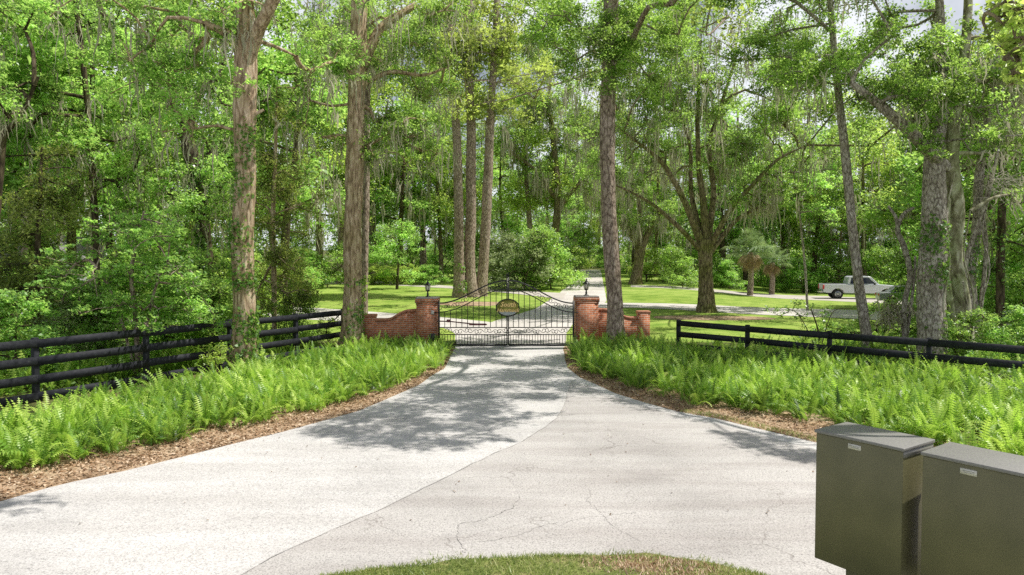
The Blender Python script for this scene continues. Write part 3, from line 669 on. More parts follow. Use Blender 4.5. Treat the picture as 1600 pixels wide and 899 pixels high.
def leaf(x0, x1, label, arm):
    r = empty('gate_leaf', (x0, GY, 0), label, 'iron gate', 'leaves of the double gate')
    sx = 1 if x1 > x0 else -1; wd = abs(x1-x0); T = lambda f: sx*wd*f
    fr = MB(); fr.box((0, 0, (up_lo+.08)/2+.01), (.06, .06, up_lo+.08)); fr.build('hinge_stile', M['iron'], r)
    fr = MB(); fr.box((T(1)-sx*.02, 0, (up_hi+.12+zb)/2), (.04, .04, up_hi+.12-zb)); fr.build('meeting_stile', M['iron'], r)
    mb = MB(); mb.tube([(T(1)-sx*.02, 0, up_hi+.12), (T(1)-sx*.02, 0, up_hi+.17), (T(1)-sx*.02, 0, up_hi+.31)], [.012, .03, .003], 6); mb.build('finial', M['iron'], r)
    for z, hh in ((zb, .06), (zr1, .032), (zr2, .032)):
        mb = MB(); mb.box((T(.5), 0, z), (wd-.07, .035, hh)); mb.build('rail', M['iron'], r)
    for lo, hi, rd in ((up_lo, up_hi, .025), (dn_lo, dn_hi, .018)):
        mb = MB(); mb.tube([(T(f), 0, arch(f, lo, hi)) for f in np.linspace(.012, .985, 30)], rd, 6); mb.build('arched_rail', M['iron'], r)
    n = 11
    for k in range(1, n+1):
        f = k/(n+1.0)
        mb = MB(); mb.tube([(T(f), 0, zr2), (T(f), 0, arch(f, dn_lo, dn_hi))], .0125, 6); mb.build('bar', M['iron'], r)
    for k in range(1, 2*n+2):
        f = k/(2.0*n+2)
        mb = MB(); mb.tube([(T(f), 0, zb), (T(f), 0, zr1)], .0115, 5); mb.build('bar', M['iron'], r)
    m_ = 7
    for k in range(m_):
        fa, fb = (k+.06)/m_, (k+.94)/m_
        scurve(r, T(fa), (zr1+zr2)/2, T(fb), (zr1+zr2)/2, (k % 2 == 0) ^ (sx < 0))
    m_ = 8
    for k in range(m_):
        fa, fb = (k+.05)/m_, (k+.95)/m_
        za = (arch(fa, dn_lo, dn_hi)+arch(fa, up_lo, up_hi))/2; zc = (arch(fb, dn_lo, dn_hi)+arch(fb, up_lo, up_hi))/2
        scurve(r, T(fa), za, T(fb), zc, (k % 2 == 0) ^ (sx < 0), .0105, .26)
    return r
gl = leaf(gx0, gc, 'black wrought iron gate leaf with scrolls and the dull red opener arm behind', True)
gr = leaf(gx1, gc+.012, 'black wrought iron gate leaf with scrolls hung beside the plain brick pillar', False)
for hz_ in (1.22, .35):
    MB().box((-.1, .0, hz_), (.14, .03, .03)).build('hinge', M['iron'], gl); MB().box((.1, .0, hz_), (.12, .03, .03)).build('hinge', M['iron'], gr)
M['armred'] = plain('dull_red_paint', (.22, .07, .08), .5)
oa = empty('gate_opener', (gx0, GY+.25, 0), 'dull red linear gate opener arm reaching behind the iron leaf from the keypad pillar', 'gate opener')
za = zof(503)
mb = MB(); mb.tube([(-.1, .0, za), (.38, .0, za-.01), (1.1, -.02, za-.09), (1.72, -.15, za-.11)], .022, 8); mb.build('arm', M['armred'], oa)
mb = MB(); mb.box((.32, 0, za+.01), (.14, .1, .1)); bevel(mb.build('bracket', M['armred'], oa)); mb = MB(); mb.box((1.38, -.1, za-.11), (.62, .07, .065)); bevel(mb.build('motor', M['armred'], oa))
mb = MB(); mb.box((-.25, .0, .22), (.22, .3, .44)); bevel(mb.build('control_box', M['iron'], oa), .01)
# oval sign
sg_ = empty('name_sign', (WP(793.5, 481, GY)[0], GY-.045, WP(793.5, 481, GY)[2]), 'oval gold and green name plaque fixed where the gate leaves meet', 'sign')
M['gold'] = plain('brass_letters', (.95, .66, .26), .5, 0.0); M['signgreen'] = plain('olive_sign_face', (.26, .25, .05), .5, .2, var=.35, scale=5); M['signgrey'] = plain('grey_sign_foot', (.33, .37, .37), .5)
def ell(rx, rz, t, name, mat, y=0, lo=-1.0, hi=1.0, par=sg_):
    a = np.linspace(0, 2*np.pi, 48, endpoint=False); xx, zz = rx*np.cos(a), rz*np.clip(np.sin(a), lo, hi)
    v = np.concatenate([np.c_[xx, 0*a+y, zz], np.c_[xx, 0*a+y+t, zz], [[0, y, rz*(max(lo, -1)+min(hi, 1))/2], [0, y+t, rz*(lo+hi)/2]]]); n = 48
    mb = MB(); mb.add(v, q=[[i, (i+1) % n, n+(i+1) % n, n+i] for i in range(n)], t=[[2*n, (i+1) % n, i] for i in range(n)]+[[2*n+1, n+i, n+(i+1) % n] for i in range(n)]); return mb.build(name, mat, par)
ell(.385, .285, .03, 'panel', M['signgreen'])
aa = np.linspace(math.pi*1.16, math.pi*1.84, 20); mb = MB(); v = [(.375*math.cos(t), -.006, .275*math.sin(t)) for t in aa]
mb.add(v+[(0, -.006, .275*math.sin(aa[0]))], t=[[i, i+1, 20] for i in range(19)]); mb.build('foot_panel', M['signgrey'], sg_)
mb = MB(); mb.tube([(.41*math.cos(t), .01, .305*math.sin(t)) for t in np.linspace(0, 2*np.pi, 50)], .02, 8, cap=False); mb.build('rim', M['iron'], sg_)
def text(s, x, z, size, par, mat, y=-.012, name='lettering', shear=.3, ext=.006, rot=None):
    c = bpy.data.curves.new('lettering', 'FONT'); c.body = s; c.size = size; c.shear = shear; c.align_x = 'CENTER'; c.extrude = ext; c.offset = size*.018; c.resolution_u = 2
    t = bpy.data.objects.new('t', c); COL.objects.link(t); dg = bpy.context.evaluated_depsgraph_get(); me = bpy.data.meshes.new_from_object(t.evaluated_get(dg)); bpy.data.objects.remove(t)
    me.materials.clear(); me.materials.append(mat); o = bpy.data.objects.new(name, me); COL.objects.link(o); o.parent = par; o.location = (x, y, z); o.rotation_euler = rot or (math.pi/2, 0, 0); return o
text('South', .0, .04, .235, sg_, M['gold'], ext=.01); text('Hammock', 0, -.15, .19, sg_, M['gold'], ext=.01)

# ------------------------------------------------------------ fences
def fencemat():
    m, nt, out = nmat('black_fence_paint'); b = bsdf(nt, out, .7, .3); tc = N(nt, 'ShaderNodeTexCoord'); mp = N(nt, 'ShaderNodeMapping'); mp.inputs['Scale'].default_value = (1, 1, 1.6); L(nt, tc, 'Object', mp, 'Vector')
    no = N(nt, 'ShaderNodeTexNoise', Scale=9, Detail=7.0, Roughness=.7); L(nt, mp, 'Vector', no, 'Vector'); r = ramp(nt, [(.35, (.010, .011, .016)), (.6, (.026, .028, .036)), (.75, (.07, .07, .075))]); L(nt, no, 'Fac', r, 'Fac'); L(nt, r, 'Color', b, 'Base Color')
    bp = N(nt, 'ShaderNodeBump', Strength=.4, Distance=.01); L(nt, no, 'Fac', bp, 'Height'); L(nt, bp, 'Normal', b, 'Normal'); return m
M['fence'] = fencemat()
def fence(pts, top, nr, sp, label, bh=.185, side=1):
    r = empty('rail_fence', (pts[0][0], pts[0][1], 0), label, 'fence', None); o = np.array([pts[0][0], pts[0][1], 0])
    g = np.random.default_rng(int(abs(pts[0][0])*10))
    for i, p in enumerate(pts):
        mb = MB(); tz = top if not callable(top) else top(p)
        d = np.array(pts[min(i+1, len(pts)-1)])-np.array(pts[max(i-1, 0)]); a = math.atan2(d[1], d[0])
        mb.box(np.array([p[0], p[1], tz/2+.01])-o, (.11, .12, tz+.04), a+g.normal(0, .02)); bevel(mb.build('post', M['fence'], r), .008)
    for i in range(len(pts)-1):
        a_, b_ = np.array(pts[i]), np.array(pts[i+1]); d = b_-a_; ln = np.linalg.norm(d); an = math.atan2(d[1], d[0]); nn = np.array([d[1], -d[0]])/ln*.08*side
        ta, tb_ = (top, top) if not callable(top) else (top(pts[i]), top(pts[i+1]))
        for k in range(nr):
            za_, zb_ = ta-.09-k*sp+g.normal(0, .006), tb_-.09-k*sp+g.normal(0, .006); mb = MB(); 
            v = []
            for q, z in ((a_+d/ln*.003, za_), (b_-d/ln*.003, zb_)):
                for dy, dz in ((-1, -1), (1, -1), (1, 1), (-1, 1)): 
                    c = q+nn+nn/.08*dy*.018; v.append((c[0]-o[0], c[1]-o[1], z+dz*bh/2))
            mb.add(v, q=[[0, 1, 5, 4], [1, 2, 6, 5], [2, 3, 7, 6], [3, 0, 4, 7], [0, 3, 2, 1], [4, 5, 6, 7]]); mb.build('rail', M['fence'], r)
    return r
d_ = np.array([.43, .903]); p0_ = np.array([-10.57, 14.1])+d_*(-4.6)
ptsL = [tuple(p0_+d_*2.62*k) for k in range(6)]+[(-5.95, 24.0)]
fence(ptsL, 1.36, 4, .385, 'black board fence running from the mossy tan trunk past the leafy bushes', side=1)
e0, e1 = np.array([5.6, 22.9]), np.array([12.4, 15.4]); dd_ = (e1-e0)/np.linalg.norm(e1-e0)
ptsR = [tuple(e0+dd_*2.5*k) for k in range(7)]
fence(ptsR, 1.06, 3, .36, 'black board fence behind the ferns, ending in a lone post near the brick pier', side=1)

# ------------------------------------------------------------ metal boxes
def boxmat():
    m, nt, out = nmat('olive_powder_coat'); b = bsdf(nt, out, .42, .5); tc = N(nt, 'ShaderNodeTexCoord')
    no = N(nt, 'ShaderNodeTexNoise', Scale=3.0, Detail=5.0); L(nt, tc, 'Object', no, 'Vector'); r = ramp(nt, [(.3, (.125, .122, .064)), (.7, (.175, .165, .088))]); L(nt, no, 'Fac', r, 'Fac')
    n2 = N(nt, 'ShaderNodeTexNoise', Scale=170.0, Detail=2.0); L(nt, tc, 'Object', n2, 'Vector'); r2 = ramp(nt, [(.35, (.7, .7, .7)), (.7, (1.45, 1.4, 1.3))]); L(nt, n2, 'Fac', r2, 'Fac')
    mc = N(nt, 'ShaderNodeMix'); mc.data_type = 'RGBA'; mc.blend_type = 'MULTIPLY'; mc.inputs[0].default_value = 1; L(nt, r, 'Color', mc, 6); L(nt, r2, 'Color', mc, 7); L(nt, mc, 2, b, 'Base Color')
    bp = N(nt, 'ShaderNodeBump', Strength=.15, Distance=.002); L(nt, n2, 'Fac', bp, 'Height'); L(nt, bp, 'Normal', b, 'Normal'); return m
M['box'] = boxmat(); M['boxtop'] = plain('grey_lid_paint', (.235, .23, .215), .45, var=.15, scale=60); M['ink'] = plain('grey_print', (.3, .3, .27), .6)
M['label'] = plain('pale_label', (.72, .70, .62), .5, var=.05)
def mailbox(tl, tr, bl_, zt, zbm, label):
    A = np.array(GZ(*tl, zt)); B = np.array(GZ(*tr, zt)); Cc = np.array(GZ(*bl_, zt)); wd = np.linalg.norm(B-A); u = (B-A)/wd; an = math.atan2(u[1], u[0])
    dp = abs(np.dot(Cc-A, np.array([-u[1], u[0], 0]))); 
    r = empty('mailbox_unit', (A[0], A[1], 0), label, 'mailbox unit', 'twin pedestal mailbox units', an)
    mb = MB(); mb.box((wd/2, dp/2, (zt-.03+zbm)/2), (wd-.012, dp-.012, zt-.03-zbm)); bevel(mb.build('cabinet', M['box'], r), .006)
    mb = MB(); mb.box((wd/2, dp/2, zt-.0135), (wd+.01, dp+.016, .027)); bevel(mb.build('lid', M['boxtop'], r), .005)
    mb = MB(); mb.box((wd-.004, dp/2, zt-.055), (.006, dp-.02, .05)); mb.build('side_flange', M['boxtop'], r)
    st = mb = MB(); mb.box((wd*.47, .0035, zt-.078), (.108, .004, .042)); lb = mb.build('sticker', M['label'], r)
    mb = MB(); mb.box((wd*.47, .001, zt-.072), (.082, .002, .004)); mb.box((wd*.47, .001, zt-.083), (.07, .002, .0035)); mb.build('printed_lines', M['ink'], lb)
    mb = MB(); mb.box((wd/2, dp/2, zbm/2+.03), (.3, .24, zbm-.05)); bevel(mb.build('pedestal', M['box'], r), .01)
    # doors on the far face, where the mail is collected
    for i in range(2):
        for j in range(6):
            mb = MB(); mb.box((wd*(.27+.46*i), dp+.004, zbm+.1+j*(zt-zbm-.16)/6+.06), (wd*.42, .006, (zt-zbm-.16)/6-.02)); mb.build('door', M['box'], r)
    return r
mailbox((1274, 671), (1412, 701), (1311, 657), 1.57, .45, 'olive mailbox cabinet with grey lid, its whole top corner in view')
B1 = mailbox((1440, 706), (1606, 741), (1481, 690), 1.57, .45, 'second olive mailbox cabinet, cut off by the edge of the frame')
pad = MB(); pad.box((3.72, 4.98, .03), (1.75, .55, .1), R(-54)); po = pad.build('concrete_pad', M['concrete'], None); tag(po, kind='structure')

# ------------------------------------------------------------ vehicles
M['carpaint'] = plain('white_car_paint', (.70, .72, .80), .25, spec=.6, var=.03); M['glassdark'] = plain('tinted_glass', (.02, .03, .06), .08, spec=.8)
M['tyre'] = plain('tyre_rubber', (.02, .02, .02), .85); M['rim'] = plain('alloy_rim', (.5, .5, .52), .3, .8); M['tail'] = plain('red_lens', (.55, .03, .03), .3); M['chrome'] = plain('chrome_bumper', (.5, .5, .5), .25, .9)
def extr(prof, y0, y1, name, mat, par, bev=.03):
    n = len(prof); v = [(x, y0, z) for x, z in prof]+[(x, y1, z) for x, z in prof]; me = bpy.data.meshes.new(name)
    me.from_pydata(v, [], [list(range(n)), list(range(2*n-1, n-1, -1))]+[[i, n+i, n+(i+1) % n, (i+1) % n] for i in range(n)]); me.materials.append(mat)
    o = bpy.data.objects.new(name, me); COL.objects.link(o); o.parent = par; me.validate()
    import bmesh as bm_
    b = bm_.new(); b.from_mesh(me); bm_.ops.recalc_face_normals(b, faces=b.faces); b.to_mesh(me); b.free()
    if bev: bevel(o, bev, 3)
    return o
def wheel(par, x, y, rad=.40, sgn=-1):
    def cyl(r0, w, name, mat, p, yy):
        mb = MB(); mb.tube([(x, yy-w/2, rad), (x, yy-w/2+.03, rad), (x, yy+w/2-.03, rad), (x, yy+w/2, rad)], [r0*.93, r0, r0, r0*.93], 28); return mb.build(name, mat, p, False)
    wv = empty_child = cyl(rad, .26, 'wheel', M['tyre'], par, y)
    cyl(rad*.62, .02, 'rim', M['rim'], wv, y+sgn*.13)
    for k in range(6):
        a = k*math.pi/3; mb = MB(); mb.box((x+math.cos(a)*rad*.3, y+sgn*.147, rad+math.sin(a)*rad*.3), (.07, .015, .07)); mb.build('hub_hole', M['tyre'], wv)
def arcpts(cx, r, z0, n=9, rev=False):
    a = np.linspace(math.pi, 0, n); P = [(cx+r*math.cos(t), max(z0, .40+r*math.sin(t))) for t in a]; return P[::-1] if rev else P
def pickup(loc, rz):
    r = empty('pickup_truck', loc, 'white crew cab pickup truck parked on the grass by the wood', 'pickup truck', None, rz)
    low = [(-2.85, .55)]+[(-2.3, .5)]+arcpts(-1.75, .5, .5)+arcpts(1.95, .5, .5)+[(2.6, .5), (2.9, .55), (2.93, .95), (2.8, 1.12), (1.5, 1.22), (-.95, 1.2), (-1.02, 1.25), (-2.9, 1.25)]
    extr(low, -.98, .98, 'body', M['carpaint'], r, .05)
    cab = [(-1.02, 1.2), (-.88, 1.82), (-.7, 1.9), (.55, 1.9), (.75, 1.85), (1.42, 1.2)]
    extr(cab, -.86, .86, 'cab', M['carpaint'], r, .05)
    for sy in (-1, 1):
        for pf in ([(-.82, 1.27), (-.72, 1.76), (-.12, 1.78), (-.12, 1.27)], [(-.02, 1.27), (-.02, 1.78), (.58, 1.78), (1.08, 1.3)]):
            extr(pf, sy*.858, sy*.868, 'side_window', M['glassdark'], r, 0)
    extr([(.80, 1.79), (1.36, 1.26), (1.385, 1.28), (.825, 1.81)], -.72, .72, 'windscreen', M['glassdark'], r, 0)
    bed = MB(); bed.box((-1.95, 0, 1.256), (1.7, 1.66, .006)); bed.build('bed_liner', M['tyre'], r)
    mb = MB(); mb.box((-2.96, 0, .62), (.14, 1.8, .2)); bevel(mb.build('bumper', M['chrome'], r), .03); mb = MB(); mb.box((2.98, 0, .62), (.16, 1.86, .26)); bevel(mb.build('bumper', M['chrome'], r), .03)
    for sy in (-1, 1):
        mb = MB(); mb.box((-2.86, sy*.93, 1.0), (.12, .14, .36)); mb.build('tail_light', M['tail'], r); mb = MB(); mb.box((2.86, sy*.84, .92), (.14, .24, .18)); mb.build('headlight', M['rim'], r)
        for x in (-1.75, 1.95): wheel(r, x, sy*.86, .41, sy)
        mb = MB(); mb.box((1.0, sy*1.04, 1.27), (.12, .18, .16)); bevel(mb.build('mirror', M['tyre'], r), .02)
        for x in (-.1,): mb = MB(); mb.box((x, sy*.981, .9), (.015, .008, .62)); mb.build('door_gap', M['tyre'], r)
        for x in (-.3, .75): mb = MB(); mb.box((x, sy*.99, 1.1), (.18, .025, .035)); mb.build('door_handle', M['rim'], r)
    return r
tp = G(1334, 467); pickup((tp[0]+.35, tp[1], tp[2]), R(-14))
def sedan(loc, rz):
    r = empty('parked_car', loc, 'small silver car showing its tail among the shrubs past the pickup', 'car', None, rz)
    low = [(-2.2, .35)]+arcpts(-1.35, .36, .3)+arcpts(1.35, .36, .3)+[(2.2, .35), (2.25, .6), (2.1, .8), (1.1, .92), (-1.5, .95), (-2.2, .9)]
    M['silver'] = plain('silver_paint', (.5, .5, .56), .25, .3)
    extr(low, -.86, .86, 'body', M['silver'], r, .06); extr([(-1.7, .93), (-1.1, 1.38), (.2, 1.42), (1.15, .91)], -.7, .7, 'cabin', M['silver'], r, .05)
    for sy in (-1, 1):
        extr([(-1.35, .98), (-1.0, 1.3), (.15, 1.34), (.8, .98)], sy*.70, sy*.712, 'side_window', M['glassdark'], r, 0)
        mb = MB(); mb.box((-2.18, sy*.7, .78), (.1, .25, .14)); mb.build('tail_light', M['tail'], r)
        for x in (-1.35, 1.35): wheel(r, x, sy*.78, .31, sy)
sp_ = G(1412, 478); sedan((sp_[0]+.6, sp_[1], sp_[2]), R(-20))

# ------------------------------------------------------------ bench, house
bp_ = G(1023, 441); r = empty('wooden_bench', bp_, 'dark wooden bench standing in the shade beyond the lawn', 'bench')
M['darkwood'] = plain('dark_wood', (.05, .035, .025), .8)
mb = MB(); mb.box((0, 0, .85), (2.4, .5, .1)); mb.build('seat', M['darkwood'], r)
for x in (-.9, .9): mb = MB(); mb.box((x, 0, .4), (.12, .4, .8)); mb.build('leg', M['darkwood'], r)
def house(px, py, Y, wd, hh, label, rz=0):
    b = WP(px, py, Y); z = float(h(b[0], b[1])); r = empty('house', (b[0], Y, z), label, 'house', None, rz)
    M['siding'] = plain('pale_siding', (.62, .64, .66), .7, var=.06); M['roofm'] = plain('grey_shingles', (.22, .21, .21), .9, var=.3, scale=30)
    mb = MB(); mb.box((0, 0, hh/2), (wd, 8, hh)); mb.build('wall', M['siding'], r)
    extr([(-wd/2-.4, hh+.01), (wd/2+.4, hh+.01), (wd/2-2, hh+2.2), (-wd/2+2, hh+2.2)], -4.4, 4.4, 'roof', M['roofm'], r, 0)
    for k in range(3):
        x = -wd/2+wd*(k+.6)/3.2; mb = MB(); mb.box((x, -4.02, 1.5), (1.1, .05, 1.3)); wdw = mb.build('window', M['glassdark'], r)
        mb = MB()
        for dx, dz, a_, c_ in ((-.6, 0, .09, 1.5), (.6, 0, .09, 1.5), (0, .7, 1.1, .09), (0, -.7, 1.1, .09)): mb.box((x+dx, -4.05, 1.5+dz), (a_, .06, c_))
        mb.build('frame', M['plate'], wdw)
    mb = MB(); mb.box((wd*.38, -4.03, 1.05), (1, .06, 2.1)); mb.build('door', M['darkwood'], r)
house(1660, 440, 62, 14, 3.2, 'pale house glimpsed between the dark trunks past the parked cars')
house(40, 440, 58, 10, 2.6, 'pale low house mostly hidden by the bright bushes beyond the fence')

# ------------------------------------------------------------ key trees
def over(pts, z0, z1, seed=0, twice=False):  # added crown clumps, set up-sun so their shade lands on each ground point
    g = np.random.default_rng(seed); out = []
    for px, py, r in pts:
        a = G(px, py); z = g.uniform(z0, z1); t = (z-a[2])/S[2]; out.append((a[0]+S[0]*t, a[1]+S[1]*t, z, r*.86))
        if twice and r > .55: t += 1.7; out.append((a[0]+S[0]*t, a[1]+S[1]*t, a[2]+S[2]*t, r*.62))  # second clump added higher up to deepen that shade
    return out
shA = over([(530, 676, .7), (575, 688, .55), (610, 694, .5), (660, 694, .5), (720, 695, .45), (790, 660, .5), (820, 650, .4), (560, 655, .8), (610, 640, .9), (690, 622, 1.0), (760, 608, 1.0), (700, 590, .9), (790, 588, 1.0), (860, 602, .8), (730, 625, .9), (820, 590, 1), (660, 610, .9), (750, 640, .8), (720, 570, .8), (830, 620, .8), (650, 670, .6), (820, 570, .8), (770, 565, .8), (870, 570, .7), (700, 665, .8), (640, 683, .6), (745, 652, .6),
    (780, 690, .35), (690, 692, .5), (590, 672, .5), (640, 655, .6), (735, 678, .4), (560, 690, .35)], 10.5, 12.5, 1, True)
shB = over([(925, 598, .9), (940, 585, .8), (970, 606, .9), (1020, 626, .8), (960, 612, .8), (1000, 622, .8), (1160, 688, .35), (1200, 702, .35), (1250, 715, .35), (1230, 690, .3), (900, 585, .6), (1050, 636, .7), (1180, 693, .5), (1235, 708, .5), (1215, 685, .45), (1265, 718, .4), (1150, 682, .4), (1100, 655, .5), (1000, 600, .8), (1080, 610, .8), (985, 598, .9), (1050, 625, .7), (900, 610, .6), (1140, 680, .35), (1280, 720, .3)], 10, 12, 2, True)
shC = over([(540, 470, 1.7), (600, 480, 1.8), (650, 468, 1.7), (575, 460, 1.5), (620, 490, 1.4), (660, 455, 1.6), (860, 503, 1.2), (810, 520, 1.2), (760, 528, 1.1), (840, 535, 1.1), (900, 492, 1.2), (800, 497, 1.2), (720, 480, 1.5), (770, 460, 1.6), (500, 485, 1.4)], 14, 18, 3)
shD = over([(1000, 500, 1.4), (1050, 515, 1.3), (1150, 500, 1.6), (1200, 503, 1.5), (1000, 520, 1.1), (1300, 520, 1.4), (1240, 500, 1.5), (1060, 485, 1.6), (1400, 530, 1.3), (1480, 540, 1.2)], 9, 13, 4)
shE = over([(30, 640, .8), (120, 600, .9), (10, 790, .4), (80, 620, .8), (200, 590, .9), (300, 570, .9), (430, 600, .5)], 9, 12, 5)
T = tree
# (cx, cy, rx, ry, n, rpx, dd0, dd1)
T('sweetgum_tree', 'tall tan trunk wrapped in ivy beside the board fence, forking high up', [
    [(380, 580, 21.7), (381, 480, 19.9), (378, 380, 19.4), (383, 280, 18.2), (382, 190, 19.9), (384, 100, 19.4), (385, 40, 16.0), (378, -60, 13.7), (372, -240, 10.3)],
    [(384, 110, 12.5), (400, 55, 12.0, -.3), (425, 5, 10.8, -.8), (470, -90, 8.0, -1.5), (510, -220, 4.6, -2)],
    [(385, 175, 4.6), (398, 178, 4.0), (412, 172, 2.3)], [(400, 63, 3.9, .2), (432, 74, 3.2, .6), (462, 88, 1.7, 1)]],
  18.7, 'bark_tan', 'gum', .13, [(270, 90, 110, 120, 28, 32, -1, 3.5), (200, -20, 180, 60, 7, 36, -3, 3), (470, -40, 120, 60, 10, 40, -3, 3), (500, 120, 55, 90, 10, 26, 1.5, 4), (420, -220, 330, 120, 4, 60, -4, 4)], extra=shE[:3],
  moss=80, ivy=((.1, 2.6, 1800, .10), (2.4, 7, 1400, .09)), seed=1, seg=28, lump=.12, limb=.018)
T('oak_tree', 'rugged brown trunk rising behind the low end pier of the brick wall', [
    [(548, 548, 18.8), (550, 460, 16.5), (551, 380, 16.5), (554, 250, 16.0), (558, 120, 16.0), (560, 0, 14.2), (563, -220, 10.3)],
    [(560, 125, 9.1), (585, 60, 9.1, .3), (605, 35, 8.0, .6), (650, 8, 5.7, 1)], [(560, 135, 4.6), (610, 113, 3.9, .4), (660, 118, 3.0, .8), (700, 105, 1.7, 1)]],
  23.2, 'bark_tan', 'oak', .115, [(630, 215, 70, 48, 20, 23, -.8, 2.5), (640, 110, 90, 45, 13, 20, -.5, 3), (490, 150, 60, 130, 13, 22, 0, 3), (640, 15, 110, 50, 15, 28, -1, 3), (560, -150, 200, 90, 4, 50, -4, 4)],
  moss=110, ivy=((.1, 2.4, 900, .11),), seed=2, seg=26, lump=.2, limb=.02, mosslen=(.5, 1.5))
T('mossy_tree', 'slim grey trunk close behind the rugged brown trunk, hung with moss', [
    [(568, 500, 7), (570, 400, 6.5), (572, 280, 6.5), (574, 120, 6), (578, 20, 6), (582, -160, 5)]],
  29, 'bark_pine', 'oak', .13, [(600, 40, 70, 70, 12, 24, -1, 3), (500, 60, 50, 60, 8, 24, 0, 3)], moss=90, seed=3, seg=18)
T('pine_tree', 'straight plated pine trunk standing in front of the short brick wing wall', [
    [(962, 528, 16.8), (960, 470, 14.5), (955, 400, 13.9), (950, 300, 13.3), (949, 200, 13.9), (953, 80, 13.3), (955, 0, 12.8), (958, -300, 9.3)]],
  24.0, 'bark_pine', 'oak', .115, [(905, 60, 85, 60, 26, 24, -1, 3), (1000, 85, 75, 70, 28, 24, -1.5, 3), (1010, 20, 90, 50, 16, 26, -2, 2.5), (850, 15, 70, 50, 10, 24, 0, 3),
        (880, -140, 180, 90, 3, 40, -4.5, 3)], extra=shA, limb=.011, moss=36, seed=4, seg=28, lump=.13, flare=1.25)
T('live_oak_tree', 'broad dark oak on the lawn with fanning mossy limbs', [
    [(1104, 492, 14.0), (1103, 450, 12.5), (1102, 410, 12.5), (1100, 375, 14.0)],
    [(1098, 385, 7.1), (1080, 340, 6.4, -.5), (1062, 300, 5.1, -1), (1035, 255, 4.2, -1.5), (1000, 225, 2.9, -2), (960, 195, 1.6, -2.5)],
    [(1095, 392, 4.5), (1060, 355, 3.9, -1), (1020, 320, 2.9, -2), (985, 300, 1.9, -3), (950, 285, 1.3, -3)],
    [(1102, 385, 7.7), (1100, 320, 6.4), (1092, 260, 5.1), (1090, 180, 3.9), (1095, 90, 2.5)],
    [(1106, 380, 5.7), (1115, 300, 5.1, .8), (1108, 230, 4.5, 1), (1125, 170, 3.2, 1), (1150, 90, 1.9, 1.2)],
    [(1108, 388, 5.7), (1140, 330, 4.8, -1), (1175, 290, 3.9, -2), (1215, 250, 2.5, -2.5), (1265, 225, 1.3, -3)],
    [(1110, 395, 4.5), (1150, 345, 3.9, 1), (1190, 322, 2.5, 1), (1225, 300, 1.6, 1)],
    [(1096, 375, 5.1), (1080, 300, 4.5, 1), (1078, 230, 3.2, 1.5), (1060, 170, 1.9, 2)]],
  40.5, 'bark_oak', 'oak', .17, [(1085, 150, 170, 85, 44, 26, -4, 4), (960, 225, 80, 60, 16, 20, -4, 3), (1230, 215, 85, 60, 18, 22, -4, 4), (1180, 300, 70, 26, 8, 15, -3, 2), (1100, 60, 190, 60, 24, 30, -4, 4), (1070, 270, 60, 30, 5, 12, 2, 5), (1180, 255, 90, 50, 14, 17, -3, 3), (1010, 255, 60, 40, 9, 15, -3, 3), (1190, 305, 60, 22, 8, 12, -3, 2), (1110, 230, 90, 50, 14, 16, 2, 5)], extra=shD,
  moss=380, mosslen=(.7, 2.6), mossw=.038, seed=5, seg=20, lump=.16, flare=1.5, limb=.024, dens=.85)
T('slender_tree', 'slender grey leaning trunk rising from behind the fence near the shrub', [
    [(1357, 556, 10), (1350, 500, 8.5), (1341, 440, 8.5), (1332, 360, 8), (1325, 290, 8), (1318, 215, 7.5), (1309, 140, 6.5), (1300, 40, 5), (1290, -100, 4)]],
  21.8, 'bark_grey', 'oak', .11, [(1280, 60, 110, 90, 34, 26, -1.5, 3), (1200, 110, 60, 60, 11, 22, -1, 3), (1290, -100, 160, 60, 4, 44, -3, 3)], extra=shB, moss=30, seed=6, seg=18, limb=.016)
T('cherry_laurel_tree', 'stout rough-barked trunk lit on one flank, a limb reaching up beside it', [
    [(1458, 560, 26), (1456, 480, 22.5), (1458, 400, 21.5), (1461, 330, 20.5), (1461, 262, 18), (1462, 220, 14)],
    [(1478, 262, 10), (1450, 235, 10.5, -.4), (1415, 200, 9.5, -.6), (1375, 165, 8, -.6), (1330, 130, 5, -.5)],
    [(1462, 235, 11), (1475, 160, 9, .3), (1470, 60, 8, .4), (1465, -80, 6)]],
  20.2, 'bark_grey', 'oak', .11, [(1420, 95, 110, 85, 46, 26, -1.6, 2.5), (1490, 190, 85, 55, 24, 20, -1.6, 1), (1380, -60, 200, 60, 12, 45, -3, 3)], moss=60, ivy=((.1, 4.5, 1200, .1),), seed=7, seg=30, lump=.16, flare=1.15, mosslen=(.3, 1.1))
T('twisted_oak_tree', 'sinuous smooth trunk pressed against the stout rough-barked one', [
    [(1507, 562, 18, .6), (1502, 480, 14, .6), (1490, 400, 13, .4), (1493, 330, 15, .3), (1484, 262, 14, .1), (1490, 180, 11), (1508, 80, 8), (1515, -60, 6)],
    [(1500, 500, 7, .5), (1480, 440, 5.5, .2), (1478, 370, 5, .0), (1482, 310, 4, -.1)], [(1482, 545, 2, -.2), (1474, 480, 1.6, -.5), (1484, 410, 1.5, -.4), (1478, 340, 1.4, -.4), (1492, 270, 1, -.3)], [(1512, 540, 1.6, -.1), (1522, 470, 1.4, 0), (1506, 400, 1.3, -.1), (1516, 330, 1.2, 0)]],
  20.4, 'bark_mottled', 'oak', .11, [(1540, 90, 80, 80, 22, 24, -1, 2), (1570, 250, 40, 60, 10, 18, 0, 2)], moss=60, seed=8, seg=26, lump=.18, mosslen=(.3, 1.2))
